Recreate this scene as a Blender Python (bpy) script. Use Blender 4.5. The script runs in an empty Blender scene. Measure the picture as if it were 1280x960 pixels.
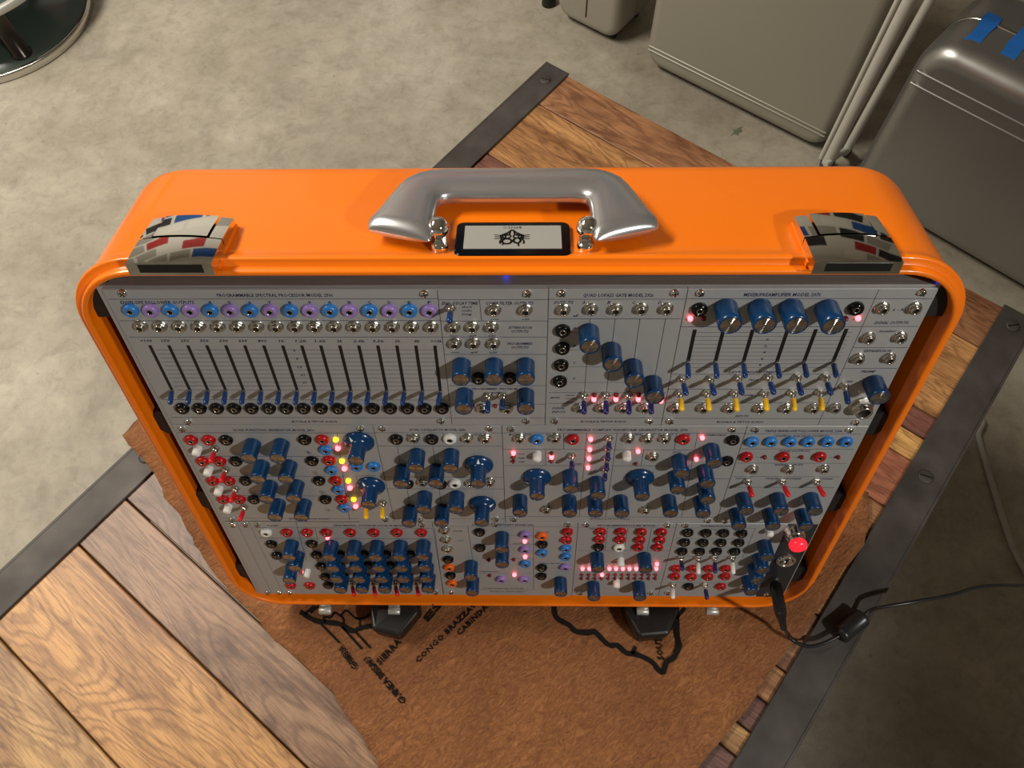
import bpy, bmesh, math, random
from mathutils import Vector, Matrix
random.seed(7)
scene = bpy.context.scene
COL = scene.collection
MM = 0.001

# ------------------------------------------------------------------ camera
F_PX = 957.981
CAM_ROWS = (Vector((0.99980452, 0.00966684, -0.01724761)),      # image right
            Vector((0.00083588, -0.89221529, -0.45160954)),     # image down
            Vector((-0.01975422, 0.45150684, -0.89204896)))     # view direction
CAM_POS = Vector((7.6253, -159.4385, 850.3702))                 # mm, table top is z = 0
cam = bpy.data.cameras.new('camera'); cam_ob = bpy.data.objects.new('camera', cam); COL.objects.link(cam_ob)
cam.sensor_width = 36.0; cam.lens = F_PX / 1280 * 36.0; cam.clip_start = 0.02; cam.clip_end = 50
_m = Matrix((CAM_ROWS[0], -CAM_ROWS[1], -CAM_ROWS[2])).transposed().to_4x4()
_m.translation = CAM_POS * MM
cam_ob.matrix_world = _m
scene.camera = cam_ob

# ------------------------------------------------------------------ world, lights, exposure
world = bpy.data.worlds.new('world'); scene.world = world; world.use_nodes = True
world.node_tree.nodes['Background'].inputs[0].default_value = (0.9, 0.95, 1.0, 1)
world.node_tree.nodes['Background'].inputs[1].default_value = 0.02
def area_light(name, loc, target, sx, sy, power, color):
    l = bpy.data.lights.new(name, 'AREA'); l.shape = 'RECTANGLE'; l.size = sx; l.size_y = sy
    l.energy = power; l.color = color
    o = bpy.data.objects.new(name, l); COL.objects.link(o); o.location = loc
    o.rotation_euler = (Vector(target) - Vector(loc)).to_track_quat('-Z', 'Y').to_euler()
    return o
area_light('ceiling_lamp_light', (-1.45, 0.80, 1.98), (-1.35, 0.78, 0), 1.2, 0.30, 78, (1.0, 0.93, 0.80))
def spot_light(name, loc, target, power, deg, blend, radius, color):
    l = bpy.data.lights.new(name, 'SPOT'); l.energy = power; l.spot_size = math.radians(deg); l.spot_blend = blend
    l.shadow_soft_size = radius; l.color = color
    o = bpy.data.objects.new(name, l); COL.objects.link(o); o.location = loc
    o.rotation_euler = (Vector(target) - Vector(loc)).to_track_quat('-Z', 'Y').to_euler()
spot_light('clamp_lamp_light', (1.20, -1.05, 1.65), (-0.06, 0.03, 0.16), 100, 46, 0.75, 0.05, (1.0, 0.965, 0.90))
scene.view_settings.view_transform = 'Standard'
scene.view_settings.look = 'None'
scene.view_settings.gamma = 1.0
scene.view_settings.use_curve_mapping = False
scene.view_settings.exposure = 0.0

# ------------------------------------------------------------------ frames: pixel -> place
TILT = math.radians(16.300767)
EU = Vector((1, 0, 0)); EV = Vector((0, math.sin(TILT), math.cos(TILT))); EW = Vector((0, -math.cos(TILT), math.sin(TILT)))
PO = Vector((0, 0, 62)) + EV * 200                              # centre of the instrument's face
YAW = math.radians(52.36382)
TA = Vector((math.cos(YAW), math.sin(YAW), 0)); TB = Vector((-math.sin(YAW), math.cos(YAW), 0))
FLOOR = -450.0
def ray(x, y): return CAM_ROWS[0] * ((x - 640) / F_PX) + CAM_ROWS[1] * ((y - 480) / F_PX) + CAM_ROWS[2]
def onp(x, y, w=0.0):                                           # point of the face plane (raised by w)
    d = ray(x, y); s = ((PO + EW * w - CAM_POS).dot(EW)) / d.dot(EW); q = CAM_POS + d * s - PO
    return q.dot(EU), q.dot(EV)
def onz(x, y, z=0.0):                                           # point of a level plane
    d = ray(x, y); return CAM_POS + d * ((z - CAM_POS.z) / d.z)
def tab(a, b, z=0.0): return TA * a + TB * b + Vector((0, 0, z))
FACE = Matrix((EU, EV, EW)).transposed().to_4x4()               # local axes u, v, w
def face_matrix(u, v, w=0.0):
    m = FACE.copy(); m.translation = (PO + EU * u + EV * v + EW * w) * MM; return m

# ------------------------------------------------------------------ materials
MATS = {}
def nmat(name):
    m = bpy.data.materials.new(name); m.use_nodes = True
    return m, m.node_tree.nodes, m.node_tree.links, m.node_tree.nodes['Principled BSDF']
def plain(name, col, rough=0.4, metal=0.0, coat=0.0, emit=0.0, ecol=None, spec=0.5, vary=0.0, scale=60.0):
    m, n, l, b = nmat(name)
    b.inputs['Base Color'].default_value = (*col, 1); b.inputs['Roughness'].default_value = rough
    b.inputs['Metallic'].default_value = metal; b.inputs['Coat Weight'].default_value = coat
    b.inputs['Coat Roughness'].default_value = 0.05; b.inputs['Specular IOR Level'].default_value = spec
    if emit: b.inputs['Emission Color'].default_value = (*(ecol or col), 1); b.inputs['Emission Strength'].default_value = emit
    if vary:
        tc = n.new('ShaderNodeTexCoord'); nz = n.new('ShaderNodeTexNoise'); nz.inputs['Scale'].default_value = scale; nz.inputs['Detail'].default_value = 6
        l.new(tc.outputs['Object'], nz.inputs['Vector'])
        mr = n.new('ShaderNodeMapRange'); mr.inputs['To Min'].default_value = rough - vary; mr.inputs['To Max'].default_value = rough + vary
        l.new(nz.outputs['Fac'], mr.inputs['Value']); l.new(mr.outputs['Result'], b.inputs['Roughness'])
    MATS[name] = m; return m
plain('orange_paint', (0.88, 0.185, 0.003), 0.30, coat=0.25, vary=0.05, scale=9, spec=0.4)
plain('panel_grey', (0.37, 0.375, 0.38), 0.45, metal=0.25, vary=0.06, scale=300)
plain('knob_blue', (0.002, 0.035, 0.115), 0.22, vary=0.04)
plain('lever_blue', (0.004, 0.03, 0.14), 0.22)
plain('lever_navy', (0.012, 0.012, 0.11), 0.3)
plain('lever_yellow', (0.85, 0.48, 0.01), 0.35)
plain('lever_red', (0.60, 0.005, 0.012), 0.35)
plain('lever_white', (0.78, 0.76, 0.73), 0.35)
plain('blue', (0.025, 0.18, 0.52), 0.3)
plain('purple', (0.28, 0.18, 0.48), 0.3)
plain('red', (0.40, 0.004, 0.006), 0.22)
plain('black', (0.003, 0.003, 0.003), 0.10, spec=0.4)
plain('white', (0.72, 0.71, 0.68), 0.3)
plain('orange', (0.80, 0.12, 0.01), 0.3)
plain('black_matte', (0.008, 0.008, 0.008), 0.6)
plain('rubber', (0.007, 0.007, 0.0065), 0.42, vary=0.12, scale=80)
plain('hole', (0.001, 0.001, 0.001), 0.7)
plain('slot_black', (0.003, 0.003, 0.003), 0.5)
plain('chrome', (0.86, 0.86, 0.84), 0.04, metal=1.0)
plain('nickel', (0.62, 0.60, 0.55), 0.20, metal=1.0, vary=0.06, scale=500)
plain('led_red', (1.0, 0.05, 0.08), 0.3, emit=6.0, ecol=(1.0, 0.10, 0.12))
plain('led_yellow', (1.0, 0.6, 0.02), 0.3, emit=2.2, ecol=(1.0, 0.55, 0.02))
plain('led_dim_or_reflection', (0.16, 0.006, 0.008), 0.25)
plain('led_blue', (0.0, 0.02, 1.0), 0.3, emit=4.0, ecol=(0.02, 0.03, 1.0))
plain('button_lit', (0.9, 0.02, 0.04), 0.2, emit=0.75, ecol=(1.0, 0.02, 0.04))
plain('print_navy', (0.008, 0.010, 0.055), 0.6)
plain('print_dark', (0.03, 0.03, 0.035), 0.6)
plain('pointer_white', (0.85, 0.85, 0.85), 0.4)
plain('handle_silver', (0.56, 0.57, 0.59), 0.27, metal=0.85, coat=0.2)
plain('plate_silver', (0.50, 0.50, 0.47), 0.40, metal=0.5)
plain('power_black', (0.02, 0.02, 0.021), 0.35, vary=0.05, scale=200)
plain('iron', (0.075, 0.068, 0.063), 0.58, metal=0.2, spec=0.3)
plain('seam_dark', (0.02, 0.006, 0.001), 0.6)
plain('suitcase_grey', (0.36, 0.34, 0.29), 0.45, metal=0.35, vary=0.06, scale=25)
plain('suitcase_silver', (0.36, 0.36, 0.35), 0.36, metal=0.85, vary=0.08, scale=18)
plain('pole_white', (0.55, 0.53, 0.48), 0.35)
plain('tape_blue', (0.01, 0.14, 0.52), 0.65)
plain('cord_grey', (0.40, 0.38, 0.34), 0.5)
plain('cord_black', (0.012, 0.012, 0.013), 0.35)
plain('glass_dark', (0.075, 0.105, 0.090), 0.22, spec=0.35)
plain('post_brown', (0.05, 0.042, 0.035), 0.25, metal=0.7)
plain('ink', (0.012, 0.010, 0.009), 0.9, spec=0.1)
plain('wall_paint', (0.44, 0.42, 0.38), 0.8)
plain('ceiling_paint', (0.56, 0.54, 0.50), 0.85)
plain('dark_wood', (0.05, 0.028, 0.015), 0.5)
plain('stain_green', (0.12, 0.14, 0.09), 0.7)

def brushed_cap():
    m, n, l, b = nmat('spun_metal')
    b.inputs['Metallic'].default_value = 1.0; b.inputs['Roughness'].default_value = 0.16
    b.inputs['Base Color'].default_value = (0.50, 0.46, 0.41, 1)
    tc = n.new('ShaderNodeTexCoord'); wv = n.new('ShaderNodeTexWave'); wv.wave_type = 'RINGS'; wv.rings_direction = 'Z'
    wv.inputs['Scale'].default_value = 330; l.new(tc.outputs['Object'], wv.inputs['Vector'])      # turned rings of the metal disc
    bp = n.new('ShaderNodeBump'); bp.inputs['Strength'].default_value = 1.0; bp.inputs['Distance'].default_value = 0.00022
    l.new(wv.outputs['Fac'], bp.inputs['Height']); l.new(bp.outputs[0], b.inputs['Normal']); MATS['spun_metal'] = m
brushed_cap()
def brushed_top():
    m, n, l, b = nmat('brushed_top')
    b.inputs['Metallic'].default_value = 0.6
    tc = n.new('ShaderNodeTexCoord'); mp = n.new('ShaderNodeMapping'); mp.inputs['Scale'].default_value = (14, 400, 400)
    nz = n.new('ShaderNodeTexNoise'); nz.inputs['Scale'].default_value = 2.0; nz.inputs['Detail'].default_value = 5
    r = n.new('ShaderNodeValToRGB'); r.color_ramp.elements[0].color = (0.22, 0.21, 0.20, 1); r.color_ramp.elements[1].color = (0.52, 0.51, 0.49, 1)
    l.new(tc.outputs['Object'], mp.inputs[0]); l.new(mp.outputs[0], nz.inputs['Vector']); l.new(nz.outputs['Fac'], r.inputs[0])
    l.new(r.outputs[0], b.inputs['Base Color']); b.inputs['Roughness'].default_value = 0.42; MATS['brushed_top'] = m
brushed_top()
def ramp(n, stops):
    r = n.new('ShaderNodeValToRGB'); e = r.color_ramp.elements
    e[0].position, e[0].color = stops[0][0], (*stops[0][1], 1)
    e[1].position, e[1].color = stops[-1][0], (*stops[-1][1], 1)
    for p, c in stops[1:-1]:
        k = e.new(p); k.color = (*c, 1)
    return r
def concrete():
    m, n, l, b = nmat('concrete')
    tc = n.new('ShaderNodeTexCoord')
    def noise(scale, detail, rough=0.6, dist=0.0):
        z = n.new('ShaderNodeTexNoise'); z.inputs['Scale'].default_value = scale; z.inputs['Detail'].default_value = detail
        z.inputs['Roughness'].default_value = rough; z.inputs['Distortion'].default_value = dist
        l.new(tc.outputs['Object'], z.inputs['Vector']); return z
    n1 = noise(2.3, 10, 0.66, 0.35); n2 = noise(13, 9, 0.7, 0.5); n3 = noise(90, 4, 0.6); n4 = noise(5.5, 8, 0.62, 1.2); n5 = noise(34, 8, 0.75, 0.8); n6 = noise(60, 3, 0.5, 0.2)
    r1 = ramp(n, [(0.28, (0.245, 0.215, 0.168)), (0.45, (0.325, 0.292, 0.235)), (0.58, (0.390, 0.354, 0.290)), (0.72, (0.48, 0.445, 0.375))])
    l.new(n1.outputs['Fac'], r1.inputs[0])
    r2 = ramp(n, [(0.28, (0.80, 0.785, 0.76)), (0.5, (0.98, 0.98, 0.98)), (0.72, (1.10, 1.09, 1.06))])
    l.new(n2.outputs['Fac'], r2.inputs[0])
    mx = n.new('ShaderNodeMix'); mx.data_type = 'RGBA'; mx.blend_type = 'MULTIPLY'; mx.inputs[0].default_value = 0.85
    l.new(r1.outputs[0], mx.inputs[6]); l.new(r2.outputs[0], mx.inputs[7])
    r4 = ramp(n, [(0.30, (0.80, 0.78, 0.75)), (0.52, (1, 1, 1)), (0.74, (1.06, 1.05, 1.04))]); l.new(n4.outputs['Fac'], r4.inputs[0])
    mx2 = n.new('ShaderNodeMix'); mx2.data_type = 'RGBA'; mx2.blend_type = 'MULTIPLY'; mx2.inputs[0].default_value = 0.7
    l.new(mx.outputs[2], mx2.inputs[6]); l.new(r4.outputs[0], mx2.inputs[7]); c = mx2.outputs[2]
    for nn, st in ((n5, [(0.30, (0.70, 0.68, 0.66)), (0.5, (1, 1, 1)), (0.72, (1.16, 1.15, 1.13))]), (n6, [(0.22, (0.45, 0.43, 0.40)), (0.29, (1, 1, 1)), (0.75, (1, 1, 1))])):
        r5 = ramp(n, st); l.new(nn.outputs['Fac'], r5.inputs[0]); m5 = n.new('ShaderNodeMix'); m5.data_type = 'RGBA'; m5.blend_type = 'MULTIPLY'; m5.inputs[0].default_value = 0.75
        l.new(c, m5.inputs[6]); l.new(r5.outputs[0], m5.inputs[7]); c = m5.outputs[2]
    l.new(c, b.inputs['Base Color']); b.inputs['Roughness'].default_value = 0.62
    bp = n.new('ShaderNodeBump'); bp.inputs['Strength'].default_value = 0.12; bp.inputs['Distance'].default_value = 0.002
    l.new(n3.outputs['Fac'], bp.inputs['Height']); l.new(bp.outputs[0], b.inputs['Normal']); MATS['concrete'] = m
concrete()
def wood():
    m, n, l, b = nmat('plank_wood')
    tc = n.new('ShaderNodeTexCoord'); oi = n.new('ShaderNodeObjectInfo')
    ad = n.new('ShaderNodeVectorMath'); ad.operation = 'ADD'
    cb = n.new('ShaderNodeCombineXYZ'); ml = n.new('ShaderNodeMath'); ml.operation = 'MULTIPLY'; ml.inputs[1].default_value = 31.0
    l.new(oi.outputs['Random'], ml.inputs[0]); l.new(ml.outputs[0], cb.inputs[0]); l.new(ml.outputs[0], cb.inputs[1])
    l.new(tc.outputs['Object'], ad.inputs[0]); l.new(cb.outputs[0], ad.inputs[1])
    def nz(scale, st, detail, dist, rough=0.55):
        mp = n.new('ShaderNodeMapping'); mp.inputs['Scale'].default_value = st; l.new(ad.outputs[0], mp.inputs[0])
        z = n.new('ShaderNodeTexNoise'); z.inputs['Scale'].default_value = scale; z.inputs['Detail'].default_value = detail; z.inputs['Distortion'].default_value = dist; z.inputs['Roughness'].default_value = rough
        l.new(mp.outputs[0], z.inputs['Vector']); return z
    fig = nz(1.0, (2.0, 9, 9), 3, 1.6, 0.45)                      # broad figure whose level curves are the growth rings
    wob = nz(1.0, (26, 90, 90), 3, 0.6)
    su = n.new('ShaderNodeMath'); su.operation = 'MULTIPLY_ADD'; su.inputs[1].default_value = 0.05; l.new(wob.outputs['Fac'], su.inputs[0]); l.new(fig.outputs['Fac'], su.inputs[2])
    sn = n.new('ShaderNodeMath'); sn.operation = 'MULTIPLY'; sn.inputs[1].default_value = 120.0; l.new(su.outputs[0], sn.inputs[0])
    si = n.new('ShaderNodeMath'); si.operation = 'SINE'; l.new(sn.outputs[0], si.inputs[0])
    mr = n.new('ShaderNodeMapRange'); mr.inputs['From Min'].default_value = -1; l.new(si.outputs[0], mr.inputs['Value'])
    fz = nz(1.0, (30, 520, 520), 5, 0.3, 0.7); bz = nz(1.0, (3.2, 12, 12), 6, 1.8, 0.6)
    heart = ramp(n, [(0.44, (0, 0, 0)), (0.66, (1, 1, 1))]); l.new(bz.outputs['Fac'], heart.inputs[0])
    dk = n.new('ShaderNodeMix'); dk.data_type = 'RGBA'; dk.blend_type = 'MULTIPLY'; dk.inputs[7].default_value = (0.34, 0.24, 0.25, 1)
    l.new(oi.outputs['Color'], dk.inputs[6])
    hm = n.new('ShaderNodeMath'); hm.operation = 'MULTIPLY'; hm.inputs[1].default_value = 0.8; l.new(heart.outputs[0], hm.inputs[0]); l.new(hm.outputs[0], dk.inputs[0])
    c = dk.outputs[2]
    g1 = ramp(n, [(0.0, (0.50, 0.42, 0.38)), (0.4, (0.95, 0.94, 0.93)), (1.0, (1.12, 1.10, 1.06))]); l.new(mr.outputs['Result'], g1.inputs[0])
    g2 = ramp(n, [(0.34, (0.48, 0.42, 0.38)), (0.52, (1.0, 1.0, 1.0)), (0.7, (1.18, 1.16, 1.1))]); l.new(fz.outputs['Fac'], g2.inputs[0])
    for g, f in ((g1, 0.62), (g2, 0.85)):
        mx = n.new('ShaderNodeMix'); mx.data_type = 'RGBA'; mx.blend_type = 'MULTIPLY'; mx.inputs[0].default_value = f
        l.new(c, mx.inputs[6]); l.new(g.outputs[0], mx.inputs[7]); c = mx.outputs[2]
    l.new(c, b.inputs['Base Color']); b.inputs['Roughness'].default_value = 0.48
    bp = n.new('ShaderNodeBump'); bp.inputs['Strength'].default_value = 0.2; bp.inputs['Distance'].default_value = 0.001
    l.new(fz.outputs['Fac'], bp.inputs['Height']); l.new(bp.outputs[0], b.inputs['Normal']); MATS['plank_wood'] = m
wood()
def bark():
    m, n, l, b = nmat('bark_cloth')
    tc = n.new('ShaderNodeTexCoord')
    def nz(scale, detail, dist, rot=None, stretch=None, rough=0.6):
        z = n.new('ShaderNodeTexNoise'); z.inputs['Scale'].default_value = scale; z.inputs['Detail'].default_value = detail
        z.inputs['Distortion'].default_value = dist; z.inputs['Roughness'].default_value = rough
        if stretch:
            mp = n.new('ShaderNodeMapping'); mp.vector_type = 'TEXTURE'; mp.inputs['Rotation'].default_value = (0, 0, math.radians(rot)); mp.inputs['Scale'].default_value = stretch
            l.new(tc.outputs['Object'], mp.inputs[0]); l.new(mp.outputs[0], z.inputs['Vector'])
        else: l.new(tc.outputs['Object'], z.inputs['Vector'])
        return z
    n1 = nz(170, 7, 2.2, 40, (2.2, 1.0, 1.0), 0.7); n2 = nz(8, 5, 0.4); n3 = nz(420, 5, 2.5); n4 = nz(120, 4, 1.5, 40, (4.0, 1, 1))
    r1 = ramp(n, [(0.28, (0.135, 0.042, 0.011)), (0.50, (0.27, 0.100, 0.028)), (0.74, (0.43, 0.185, 0.062))]); l.new(n1.outputs['Fac'], r1.inputs[0])
    r2 = ramp(n, [(0.3, (0.70, 0.64, 0.58)), (0.7, (1.15, 1.15, 1.15))]); l.new(n2.outputs['Fac'], r2.inputs[0])
    r3 = ramp(n, [(0.35, (0.80, 0.78, 0.76)), (0.65, (1.15, 1.15, 1.15))]); l.new(n3.outputs['Fac'], r3.inputs[0])
    c = r1.outputs[0]
    for r, f in ((r2, 0.9), (r3, 0.6)):
        mx = n.new('ShaderNodeMix'); mx.data_type = 'RGBA'; mx.blend_type = 'MULTIPLY'; mx.inputs[0].default_value = f
        l.new(c, mx.inputs[6]); l.new(r.outputs[0], mx.inputs[7]); c = mx.outputs[2]
    l.new(c, b.inputs['Base Color']); b.inputs['Roughness'].default_value = 0.72
    a = n.new('ShaderNodeMath'); a.operation = 'ADD'; l.new(n1.outputs['Fac'], a.inputs[0]); l.new(n4.outputs['Fac'], a.inputs[1])
    bp = n.new('ShaderNodeBump'); bp.inputs['Strength'].default_value = 0.8; bp.inputs['Distance'].default_value = 0.003
    l.new(a.outputs[0], bp.inputs['Height']); l.new(bp.outputs[0], b.inputs['Normal']); MATS['bark_cloth'] = m
bark()
def papered_wall():  # unseen wall; its paper pattern is added for the chrome to reflect
    m, n, l, b = nmat('papered_wall')
    tc = n.new('ShaderNodeTexCoord'); mp = n.new('ShaderNodeMapping'); mp.inputs['Rotation'].default_value = (math.radians(90), 0, 0); l.new(tc.outputs['Object'], mp.inputs[0])
    br = n.new('ShaderNodeTexBrick'); br.inputs['Scale'].default_value = 1.05; br.inputs['Mortar Size'].default_value = 0.03; br.inputs['Row Height'].default_value = 0.36; br.inputs['Brick Width'].default_value = 0.5
    br.inputs['Color1'].default_value = (0, 0, 0, 1); br.inputs['Color2'].default_value = (1, 1, 1, 1); br.inputs['Mortar'].default_value = (0.45, 0.45, 0.45, 1); br.inputs['Bias'].default_value = 0.0
    l.new(mp.outputs[0], br.inputs['Vector'])
    r = ramp(n, [(0.0, (0.03, 0.03, 0.035)), (0.2, (0.75, 0.72, 0.66)), (0.45, (0.40, 0.38, 0.34)), (0.62, (0.02, 0.10, 0.35)), (0.72, (0.80, 0.78, 0.72)), (0.86, (0.45, 0.03, 0.03)), (1.0, (0.06, 0.06, 0.06))]); r.color_ramp.interpolation = 'CONSTANT'
    l.new(br.outputs['Color'], r.inputs[0]); l.new(r.outputs[0], b.inputs['Base Color']); b.inputs['Roughness'].default_value = 0.7; MATS['papered_wall'] = m
papered_wall()
def worn_iron():
    m = MATS['iron']; n, l = m.node_tree.nodes, m.node_tree.links; b = n['Principled BSDF']
    tc = n.new('ShaderNodeTexCoord'); z = n.new('ShaderNodeTexNoise'); z.inputs['Scale'].default_value = 22; z.inputs['Detail'].default_value = 8
    l.new(tc.outputs['Object'], z.inputs['Vector'])
    r = ramp(n, [(0.32, (0.040, 0.034, 0.031)), (0.55, (0.064, 0.056, 0.052)), (0.75, (0.090, 0.080, 0.073))]); l.new(z.outputs['Fac'], r.inputs[0])
    l.new(r.outputs[0], b.inputs['Base Color'])
worn_iron()

# ------------------------------------------------------------------ mesh helpers
class MB:
    """collects geometry in millimetres, builds one mesh"""
    def __init__(s): s.v = []; s.f = []; s.mi = []; s.sm = []; s.mats = []
    def m(s, name):
        if name not in s.mats: s.mats.append(name)
        return s.mats.index(name)
    def add(s, vs, fs, mat, smooth=False, M=None):
        o = len(s.v); k = s.m(mat)
        s.v += [tuple(M @ Vector(p)) if M else tuple(p) for p in vs]
        for f in fs: s.f.append(tuple(i + o for i in f)); s.mi.append(k); s.sm.append(smooth)
    def box(s, x0, x1, y0, y1, z0, z1, mat, M=None, ch=0.0):
        if ch:
            top = [(x0 + ch, y0 + ch, z1), (x1 - ch, y0 + ch, z1), (x1 - ch, y1 - ch, z1), (x0 + ch, y1 - ch, z1)]
            mid = [(x0, y0, z1 - ch), (x1, y0, z1 - ch), (x1, y1, z1 - ch), (x0, y1, z1 - ch)]
            bot = [(x0, y0, z0), (x1, y0, z0), (x1, y1, z0), (x0, y1, z0)]
            vs = bot + mid + top
            fs = [(3, 2, 1, 0), (8, 9, 10, 11)]
            for i in range(4):
                j = (i + 1) % 4
                fs += [(i, j, 4 + j, 4 + i), (4 + i, 4 + j, 8 + j, 8 + i)]
            s.add(vs, fs, mat, False, M); return
        vs = [(x0, y0, z0), (x1, y0, z0), (x1, y1, z0), (x0, y1, z0), (x0, y0, z1), (x1, y0, z1), (x1, y1, z1), (x0, y1, z1)]
        s.add(vs, [(3, 2, 1, 0), (4, 5, 6, 7), (0, 1, 5, 4), (1, 2, 6, 5), (2, 3, 7, 6), (3, 0, 4, 7)], mat, False, M)
    def lathe(s, prof, n, mat, smooth=True, M=None, cap0=False, cap1=True, rot=0.0):
        vs = []; fs = []
        for r, z in prof:
            for i in range(n):
                t = 2 * math.pi * i / n + rot; vs.append((r * math.cos(t), r * math.sin(t), z))
        for k in range(len(prof) - 1):
            for i in range(n):
                j = (i + 1) % n; fs.append((k * n + i, k * n + j, (k + 1) * n + j, (k + 1) * n + i))
        s.add(vs, fs, mat, smooth, M)
        if cap1:
            s.add([vs[(len(prof) - 1) * n + i] for i in range(n)], [tuple(range(n))], mat, False, M)
        if cap0:
            s.add([vs[i] for i in range(n)], [tuple(reversed(range(n)))], mat, False, M)
    def prism(s, pts, z0, z1, mat, M=None, smooth=False):
        n = len(pts); vs = [(x, y, z0) for x, y in pts] + [(x, y, z1) for x, y in pts]
        fs = [tuple(reversed(range(n))), tuple(range(n, 2 * n))] + [(i, (i + 1) % n, n + (i + 1) % n, n + i) for i in range(n)]
        s.add(vs, fs, mat, smooth, M)
    def tube(s, pts, r, mat, n=8, cap=True):
        pts = [Vector(p) for p in pts]; rings = []; up = Vector((0.13, 0.29, 1)).normalized()
        for i, p in enumerate(pts):
            d = (pts[min(i + 1, len(pts) - 1)] - pts[max(i - 1, 0)]).normalized()
            a = d.cross(up)
            if a.length < 1e-4: a = d.cross(Vector((1, 0, 0)))
            a.normalize(); b = a.cross(d)
            rr = r[i] if isinstance(r, (list, tuple)) else r
            rings.append([p + (a * math.cos(2 * math.pi * k / n) + b * math.sin(2 * math.pi * k / n)) * rr for k in range(n)])
        vs = [q for g in rings for q in g]; fs = []
        for i in range(len(pts) - 1):
            for k in range(n):
                j = (k + 1) % n; fs.append((i * n + k, (i + 1) * n + k, (i + 1) * n + j, i * n + j))
        s.add(vs, fs, mat, True)
        if cap: s.add(rings[0], [tuple(range(n))], mat); s.add(rings[-1], [tuple(reversed(range(n)))], mat)
    def mesh(s, name):
        me = bpy.data.meshes.new(name); me.from_pydata([(x * MM, y * MM, z * MM) for x, y, z in s.v], [], s.f)
        for k in s.mats: me.materials.append(MATS[k])
        me.polygons.foreach_set('material_index', s.mi); me.polygons.foreach_set('use_smooth', s.sm)
        me.update(); return me
def smooth_path(pts, k=6):
    pts = [Vector(p) for p in pts]; out = []
    for i in range(len(pts) - 1):
        p0 = pts[max(i - 1, 0)]; p1 = pts[i]; p2 = pts[i + 1]; p3 = pts[min(i + 2, len(pts) - 1)]
        for j in range(k):
            t = j / k
            out.append(0.5 * ((2 * p1) + (p2 - p0) * t + (2 * p0 - 5 * p1 + 4 * p2 - p3) * t * t + (3 * p1 - p0 - 3 * p2 + p3) * t ** 3))
    out.append(pts[-1]); return out
def obj(name, me, parent=None, loc=(0, 0, 0), mat=None, label=None, rot=None):
    if isinstance(me, MB): me = me.mesh(name)
    o = bpy.data.objects.new(name, me); COL.objects.link(o)
    if parent: o.parent = parent
    if mat is not None: o.matrix_local = mat
    else:
        o.location = Vector(loc) * MM
        if rot: o.rotation_euler = rot
    if label: o['label'] = label
    return o
def tag(o, label, cat, group=None):
    o['label'] = label; o['category'] = cat
    if group: o['group'] = group
    return o
def empty(name, M, label, cat, group=None):
    o = bpy.data.objects.new(name, None); COL.objects.link(o); o.empty_display_size = 0.02; o.matrix_world = M
    return tag(o, label, cat, group)
def at(v): return Matrix.Translation(Vector(v) * MM)
def struct(o): o['kind'] = 'structure'; return o

# ------------------------------------------------------------------ the room
def plane_box(name, x0, x1, y0, y1, z0, z1, mat):
    b = MB(); b.box(x0, x1, y0, y1, z0, z1, mat); return struct(obj(name, b))
RX0, RX1, RY0, RY1, RZ1 = -2600, 2600, -2300, 2900, 2050
floor = plane_box('floor', RX0, RX1, RY0, RY1, FLOOR - 60, FLOOR, 'concrete')
plane_box('wall_left', RX0 - 80, RX0, RY0, RY1, FLOOR, RZ1, 'wall_paint')
plane_box('wall_right', RX1, RX1 + 80, RY0, RY1, FLOOR, RZ1, 'wall_paint')
plane_box('wall_back', RX0, RX1, RY1, RY1 + 80, FLOOR, RZ1, 'papered_wall')
plane_box('wall_front', RX0, RX1, RY0 - 80, RY0, FLOOR, RZ1, 'wall_paint')
plane_box('ceiling', RX0, RX1, RY0, RY1, RZ1, RZ1 + 60, 'ceiling_paint')
def blob(name, x, y, pts):
    c = onz(x, y, FLOOR); b = MB(); b.prism([(p[0], p[1]) for p in pts], 0.0, 0.5, 'stain_green')
    obj(name, b, floor, (c.x, c.y, FLOOR))
blob('paint_stain', 921, 165, [(-16, -12), (-6, -6), (2, -12), (4, -4), (14, 2), (10, 8), (16, 16), (6, 14), (-2, 6), (-8, 8), (-6, 0)])

# ------------------------------------------------------------------ coffee table
T_A0, T_A1, T_L, T_R, BAND = -560.0, 685.0, 479.0, -300.0, 41.0
table = empty('coffee_table', at((0, 0, FLOOR)), 'low wooden coffee table of mixed planks with dark iron edge bands', 'table')
TROT = Matrix((TB * -1, TA, Vector((0, 0, 1)))).transposed().to_4x4()      # local x = -b, y = a
def tm(a, b, z=0): m = TROT.copy(); m.translation = Vector((tab(a, b, z).x, tab(a, b, z).y, z - FLOOR)) * MM; return m
seams = [685, 609, 484, 450, 415, 345, 270, 190, 118, 80, 46, 18, -50, -118, -186, -254, -371, -465, -560]
tints = [(0.31, 0.150, 0.070), (0.45, 0.235, 0.090), (0.24, 0.105, 0.075), (0.62, 0.36, 0.12), (0.33, 0.125, 0.070), (0.36, 0.18, 0.08), (0.40, 0.22, 0.09),
         (0.30, 0.15, 0.08), (0.36, 0.18, 0.08), (0.17, 0.085, 0.070), (0.50, 0.30, 0.115), (0.14, 0.07, 0.058), (0.36, 0.20, 0.10), (0.19, 0.115, 0.080), (0.265, 0.155, 0.092), (0.50, 0.265, 0.095), (0.48, 0.29, 0.125), (0.40, 0.25, 0.12)]
for i in range(len(seams) - 1):
    a1, a0 = seams[i], seams[i + 1]; L = (T_L - T_R) / 2 - 3; h = (a1 - a0) / 2 - 1.0
    b = MB(); b.box(-L, L, -h, h, -22, 0, 'plank_wood', ch=1.2)
    o = obj('plank', b, table, mat=tm((a0 + a1) / 2, (T_L + T_R) / 2)); o.color = (*tints[i], 1)
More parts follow.
